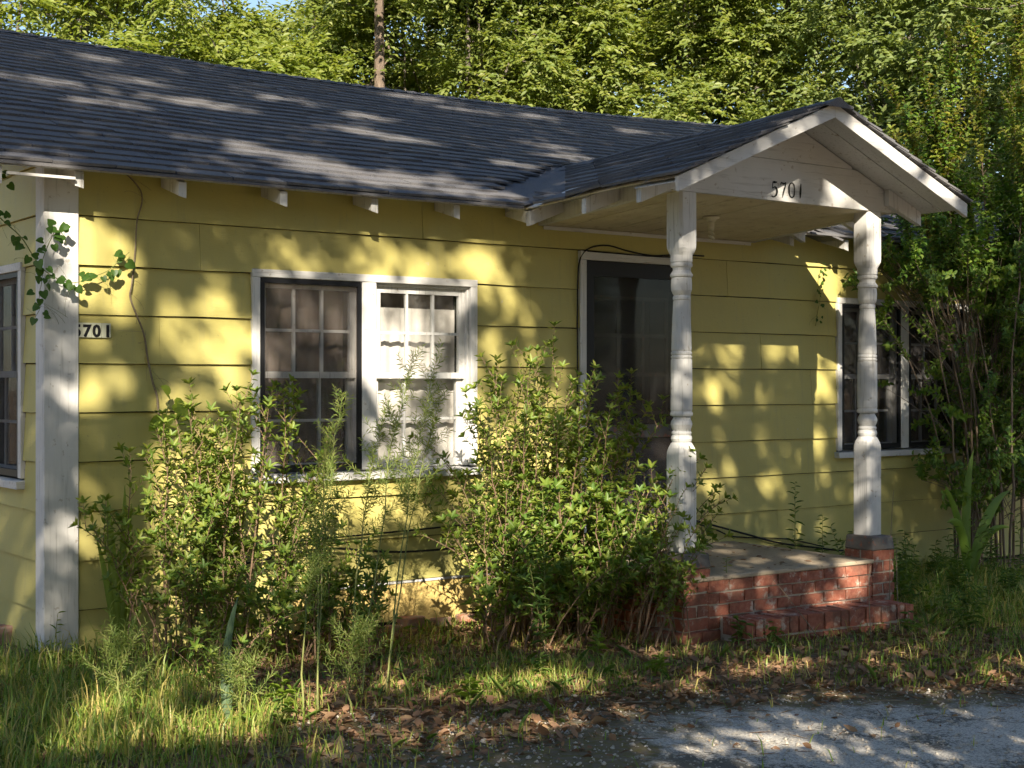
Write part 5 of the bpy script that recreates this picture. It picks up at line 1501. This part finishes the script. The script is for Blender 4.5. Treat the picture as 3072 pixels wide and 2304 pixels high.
# ---- shade trees on the near side of the yard, behind the viewer
LIT = [(0.25,2.27,0.13,0.16,1),(0.34,1.99,0.3,0.16,1),(0.63,2.18,0.1,0.2,0.8),(0.79,1.82,0.28,0.2,0.8),(1.07,1.63,0.2,0.22,0.9),(0.51,1.74,0.2,0.12,0.6),(0.29,1.44,0.15,0.2,0.8),(0.87,1.41,0.3,0.15,0.7),(1.03,2.32,0.12,0.06,0.7),(0.95,2.24,0.08,0.1,0.7),(1.68,2.18,0.28,0.06,1),(2.2,2.18,0.35,0.08,1),(2.77,2.21,0.22,0.16,1),(3.04,2,0.1,0.12,0.7),(2.91,1.94,0.1,0.1,0.8),(2.88,1.65,0.13,0.12,1),(3.23,1.77,0.1,0.1,0.7),(2.15,1.65,0.33,0.25,1),(2.34,1.92,0.3,0.16,0.8),(1.98,1.77,0.1,0.5,1),(1.35,1.99,0.14,0.2,0.6),(1.33,1.66,0.18,0.14,0.7),(1.75,1.96,0.16,0.16,0.6),(2.24,1.15,0.3,0.2,0.7),(2.69,1.25,0.15,0.35,1),(0.67,1.09,0.25,0.2,0.7),(0.97,0.8,0.5,0.3,1),(0.57,0.63,0.25,0.25,0.8),(1.28,0.39,0.4,0.2,1),(2.07,0.7,0.3,0.15,1),(2.19,0.18,0.45,0.16,1),(3.09,0.91,0.4,0.3,1),(3.23,1.35,0.2,0.2,0.8),(5.04,1.62,0.09,0.0945,1),(4.87,1.47,0.08,0.084,1),(5.23,1.46,0.08,0.084,1),(4.97,1.32,0.09,0.0945,1),(5.39,1.61,0.07,0.0735,1),(4.84,1.34,0.06,0.063,1),(5.01,0.87,0.11,0.1155,1),(5.06,0.6,0.11,0.1155,1),(5.39,0.69,0.1,0.105,1),(5.53,0.73,0.05,0.0525,1),(5.21,1.01,0.07,0.0735,1),(5.32,1.04,0.05,0.0525,1),(4.8,0.73,0.1,0.105,1),(5.14,0.42,0.12,0.126,1),(5.46,0.36,0.08,0.084,1),(4.81,1.07,0.06,0.063,1),(5.98,1.41,0.16,0.168,1),(5.97,0.99,0.09,0.0945,1),(5.94,0.76,0.1,0.105,1),(5.79,2.17,0.3,0.315,1),(5.98,2.1,0.3,0.315,1),(6.05,1.85,0.14,0.147,1),(4.74,1.74,0.1,0.05,1),(5.06,1.85,0.12,0.14,1),(5.5,1.82,0.09,0.16,1),(5.73,1.77,0.06,0.05,1),(4.16,1.47,0.07,0.05,1),(4.32,1.52,0.07,0.05,1),(4.59,1.65,0.07,0.05,1),(5.01,1.81,0.07,0.05,1),(5.61,1.87,0.3,0.07,1),(6.1,1.71,0.3,0.08,1),(6.44,1.56,0.25,0.08,1),(4.16,1.4,0.09,0.12,1),(4.18,1.15,0.12,0.14,0.9),(4.16,0.63,0.12,0.12,1),(4.15,0.39,0.1,0.08,0.6),(4.17,-0.1,0.1,0.1,0.8),(4.17,-0.36,0.12,0.07,1),(5.83,1.67,0.09,0.1,1),(5.81,0.26,0.14,0.1,1),(5.82,0.04,0.1,0.12,0.7),(5.79,-0.29,0.08,0.1,0.6),(0.07,2.4,0.12,0.1,1),(0.09,2.26,0.1,0.1,1),(0.08,1.37,0.12,0.12,1),(0.08,0.63,0.12,0.1,1),(0.05,0.22,0.12,0.1,0.8),(-0.29,0.57,0.15,0.15,0.8),(1.08,0.74,0.4,0.25,0.8),(1.56,0.37,0.35,0.3,0.85),(1.17,0.04,0.5,0.2,0.9),(0.91,0.4,0.3,0.3,0.8),(2.89,0.3,0.3,0.3,0.9),(3.26,-0.02,0.5,0.25,1),(3.65,-0.25,0.35,0.15,1),(2.77,-0.18,0.25,0.2,1),(2.89,0.8,0.35,0.2,0.8),(4.36,0.23,0.15,0.25,0.8),(5.17,0.17,0.12,0.08,1),(5.27,-0.43,0.15,0.1,1),(5.66,-0.57,0.12,0.1,1),(6,-0.61,0.12,0.12,1),(4.83,-0.02,0.1,0.12,0.8),(5.5,-0.94,0.15,0.1,1),(0.47,-0.98,0.5,0.2,1),(0.86,-0.73,0.45,0.16,0.85),(1.44,-1.31,0.45,0.18,1),(0.99,-0.55,0.3,0.1,0.8),(2.09,-0.92,0.3,0.1,0.7),(2.78,-1.25,0.45,0.14,1),(3.21,-0.77,0.35,0.1,0.9),(2.65,-0.58,0.3,0.1,0.7),(4.49,-1.49,0.3,0.12,1),(4.62,-1.92,0.25,0.08,0.8),(3.81,-2.34,0.4,0.12,0.6),(6.06,-1.97,0.3,0.1,0.6),(-0.02,-0.21,0.35,0.12,0.8),(0.36,-0.14,0.3,0.1,0.8),(0.82,-1.33,0.4,0.12,0.8),(4.37,-2.41,0.4,0.12,0.7),(4.82,-2.62,0.4,0.12,0.5),(1.87,-1.62,0.3,0.1,0.6),(1.02,0.94,0.4,0.15,0.8),(1.37,0.64,0.35,0.25,0.8),(1.77,0.63,0.25,0.3,0.8),(3.39,0.58,0.3,0.25,0.7),(3.93,0.15,0.3,0.25,0.7),(3.01,0.1,0.5,0.3,1),(0.72,-0.01,0.3,0.2,0.8),(1.55,-0.49,0.4,0.12,0.8),(2.29,-1.42,0.35,0.12,0.7),(3.39,-1.41,0.35,0.1,0.7),(5.58,-1.57,0.3,0.1,0.6),(4.05,-2.26,0.4,0.12,0.9),(4.71,-2.39,0.35,0.1,0.8),(4.94,-2.72,0.4,0.12,0.7),(4.85,-0.68,0.4,0.09,0.8),(5.65,-0.72,0.16,0.14,1),(4.21,-0.64,0.12,0.12,0.9),(5.3,-0.87,0.4,0.08,0.8),(4.09,-1.13,0.3,0.1,0.8),(5.03,-1.87,0.3,0.1,0.7),(2.2,-1.67,0.5,0.14,0.8),(3.06,-1.83,0.45,0.12,0.8),(1.4,-0.15,0.3,0.1,0.7),(6.99,1.44,0.3,0.3,0.55),(7.61,1.98,0.4,0.3,0.65),(6.6,1.81,0.3,0.2,0.6),(7.83,0.52,0.3,0.3,0.5),(7.83,2.65,0.4,0.3,0.8),(6.99,2.56,0.4,0.3,0.7),(0.99,0.22,0.5,0.35,0.9),(1.46,0.11,0.45,0.3,0.9),(3.26,0.39,0.45,0.3,0.85),(3.66,-0.04,0.4,0.25,0.9),(0.81,0.57,0.3,0.25,0.8),(1.81,-1.05,0.5,0.15,0.9),(4.1,-1.6,0.4,0.12,0.8),(5.6,-2.11,0.4,0.12,0.7),(4.99,-1.6,0.35,0.1,0.8),(5.02,-0.35,0.25,0.1,0.8),(-0.49,4.57,0.45,0.13,1),(0.02,4.13,0.315,0.13,1),(-0.03,5.08,0.315,0.13,1),(0.47,4.57,0.36,0.13,1),(0.82,4.53,0.225,0.13,1),(1.15,5.18,0.225,0.13,1),(0.87,3.36,0.315,0.13,1),(1.3,3.15,0.36,0.13,1),(1.59,2.98,0.27,0.13,1),(2.37,6.21,0.45,0.13,1),(1.89,4.91,0.27,0.13,1),(2.2,4.14,0.315,0.13,1),(2.89,5.85,0.36,0.13,1),(3.64,5.98,0.36,0.13,1),(3.64,4.58,0.315,0.13,1),(3.76,4.24,0.36,0.13,1),(3.2,3.64,0.27,0.13,1),(1.72,2.84,0.45,0.13,1),(2.32,2.88,0.45,0.13,1),(2.08,2.61,0.36,0.13,1),(2.82,2.59,0.45,0.13,1),(4.82,5.79,0.27,0.13,1),(1.77,4.29,0.225,0.13,1),(-0.46,5.9,0.27,0.13,1),(6.8,3.33,0.45,0.45,0.9),(7.2,3.17,0.45,0.45,0.9),(7.41,3.53,0.45,0.45,0.9),(7.83,3.32,0.45,0.45,0.9),(6.6,3.18,0.45,0.45,0.9),(8.06,3.75,0.45,0.45,0.9),(6.22,2.94,0.45,0.45,0.9),(7.67,3.49,0.4,0.12,0.8),(7.88,3.08,0.3,0.1,0.8)]
LA = np.array(LIT)
def shade_prob(xv, zv, r):
    lit = np.zeros(len(xv))
    for (a, b, rx, rz, w) in LA:
        d = ((xv-a)/(rx*1.12))**2 + ((zv-b)/(rz*1.12))**2
        lit = np.maximum(lit, w*(1-sstep(.80, 1.25, d)))
    return 1-lit
def shade_trees():
    r = np.random.default_rng(33)
    n = 150000
    xv = r.uniform(-2.2, 10.8, n); zv = r.uniform(-3.4, 6.9, n)
    t = r.uniform(10.5, 16.5, n)
    pr = shade_prob(xv, zv, r)
    # natural clumping where the picture gives no clue
    cl = .5+.5*wob(xv*1.3+t*.25, zv*1.6-t*.2, 1.4)
    pr = pr*(.55+.45*cl)
    zone = 1-sstep(6.2, 6.9, zv)*1.0
    k = r.uniform(0, 1, n) < pr*zone*SHADE
    xv, zv, t = xv[k], zv[k], t[k]
    p = np.stack([xv, 0*xv, zv], 1) - SD*t[:, None]
    n = len(p)
    bases = [(-7.2, -12.2), (-3.2, -13.2), (.4, -14.2)]
    lab = ["leafy shade tree standing farthest to the corner side of the yard", "leafy shade tree in the middle of the near yard", "leafy shade tree standing towards the porch side of the near yard"]
    d = np.stack([np.abs(p[:, 0]-bx-.5)+.3*np.abs(p[:, 1]-by) for bx, by in bases], 1); own = d.argmin(1)
    for i, (bx, by) in enumerate(bases):
        q = p[own == i]
        root = empty("shade_tree", (bx, by, float(gz(bx, by)))); fin(root, lab[i], "tree", "shade trees in the near yard")
        top = np.array([bx+.4, by+.3, 11.0]); P = bez(np.array([bx, by, -.2]), np.array([bx-.2, by, 5.]), top, 12)
        sb = MB().tube(P, list(np.linspace(.24, .06, 12)), 9, False)
        for j in range(16):
            c = q[r.integers(len(q))]; tt = np.clip(c[2]/11-.2, .3, .95); pp, dd = along(P, np.array([tt])); pp = pp[0]
            Q = bez(pp, pp*.5+c*.5+np.array([0, 0, .3]), c, 9); sb.tube(Q, list(np.linspace(.05, .010, 9)), 6, False)
        sb.build("trunk", M['bark'], root, True)
        m = len(q); ax = r.normal(0, 1, (m, 3)); nr = r.normal(0, .8, (m, 3)); s = r.uniform(.7, 1.25, m)
        leaf_obj("crown", [leaves(q, ax, nr, .155*s, .095*s, 4, .1)], M['l_shade'], root)
SHADE = .95
shade_trees()


# ---- unseen tree belt added behind the viewer to block low skylight: one mass
rw = np.random.default_rng(51)
ws, parts = MB(), []
for i in range(26):
    a = R(rw.uniform(125, 325)); rr2 = rw.uniform(27, 36)
    x, y = 1+rr2*math.sin(a), -2+rr2*math.cos(a)
    h = rw.uniform(6.5, 9.0)
    ws.tube([(x, y, -.2), (x+.3, y, h*.5), (x, y+.2, h*.9)], [.22, .15, .05], 7, False)
    n = 1300; q = unit(rw.normal(0, 1, (n, 3)))*rw.uniform(.3, 1, (n, 1))**.5*np.array([3.4, 3.4, h*.48])+np.array([x, y, h*.52])
    q[:, 2] = np.maximum(q[:, 2], .3)
    parts.append(leaves(q, rw.normal(0, 1, (n, 3)), rw.normal(0, 1, (n, 3)), rw.uniform(.45, .8, n), rw.uniform(.25, .45, n), 4, .1))
woods = leaf_obj("added_woods", parts, M['l_tree2'], None); fin(woods, "unseen belt of green woods added to block low skylight", "woods", kind="stuff")
ws.build("trunk", M['bark'], woods)["kind"] = "stuff"
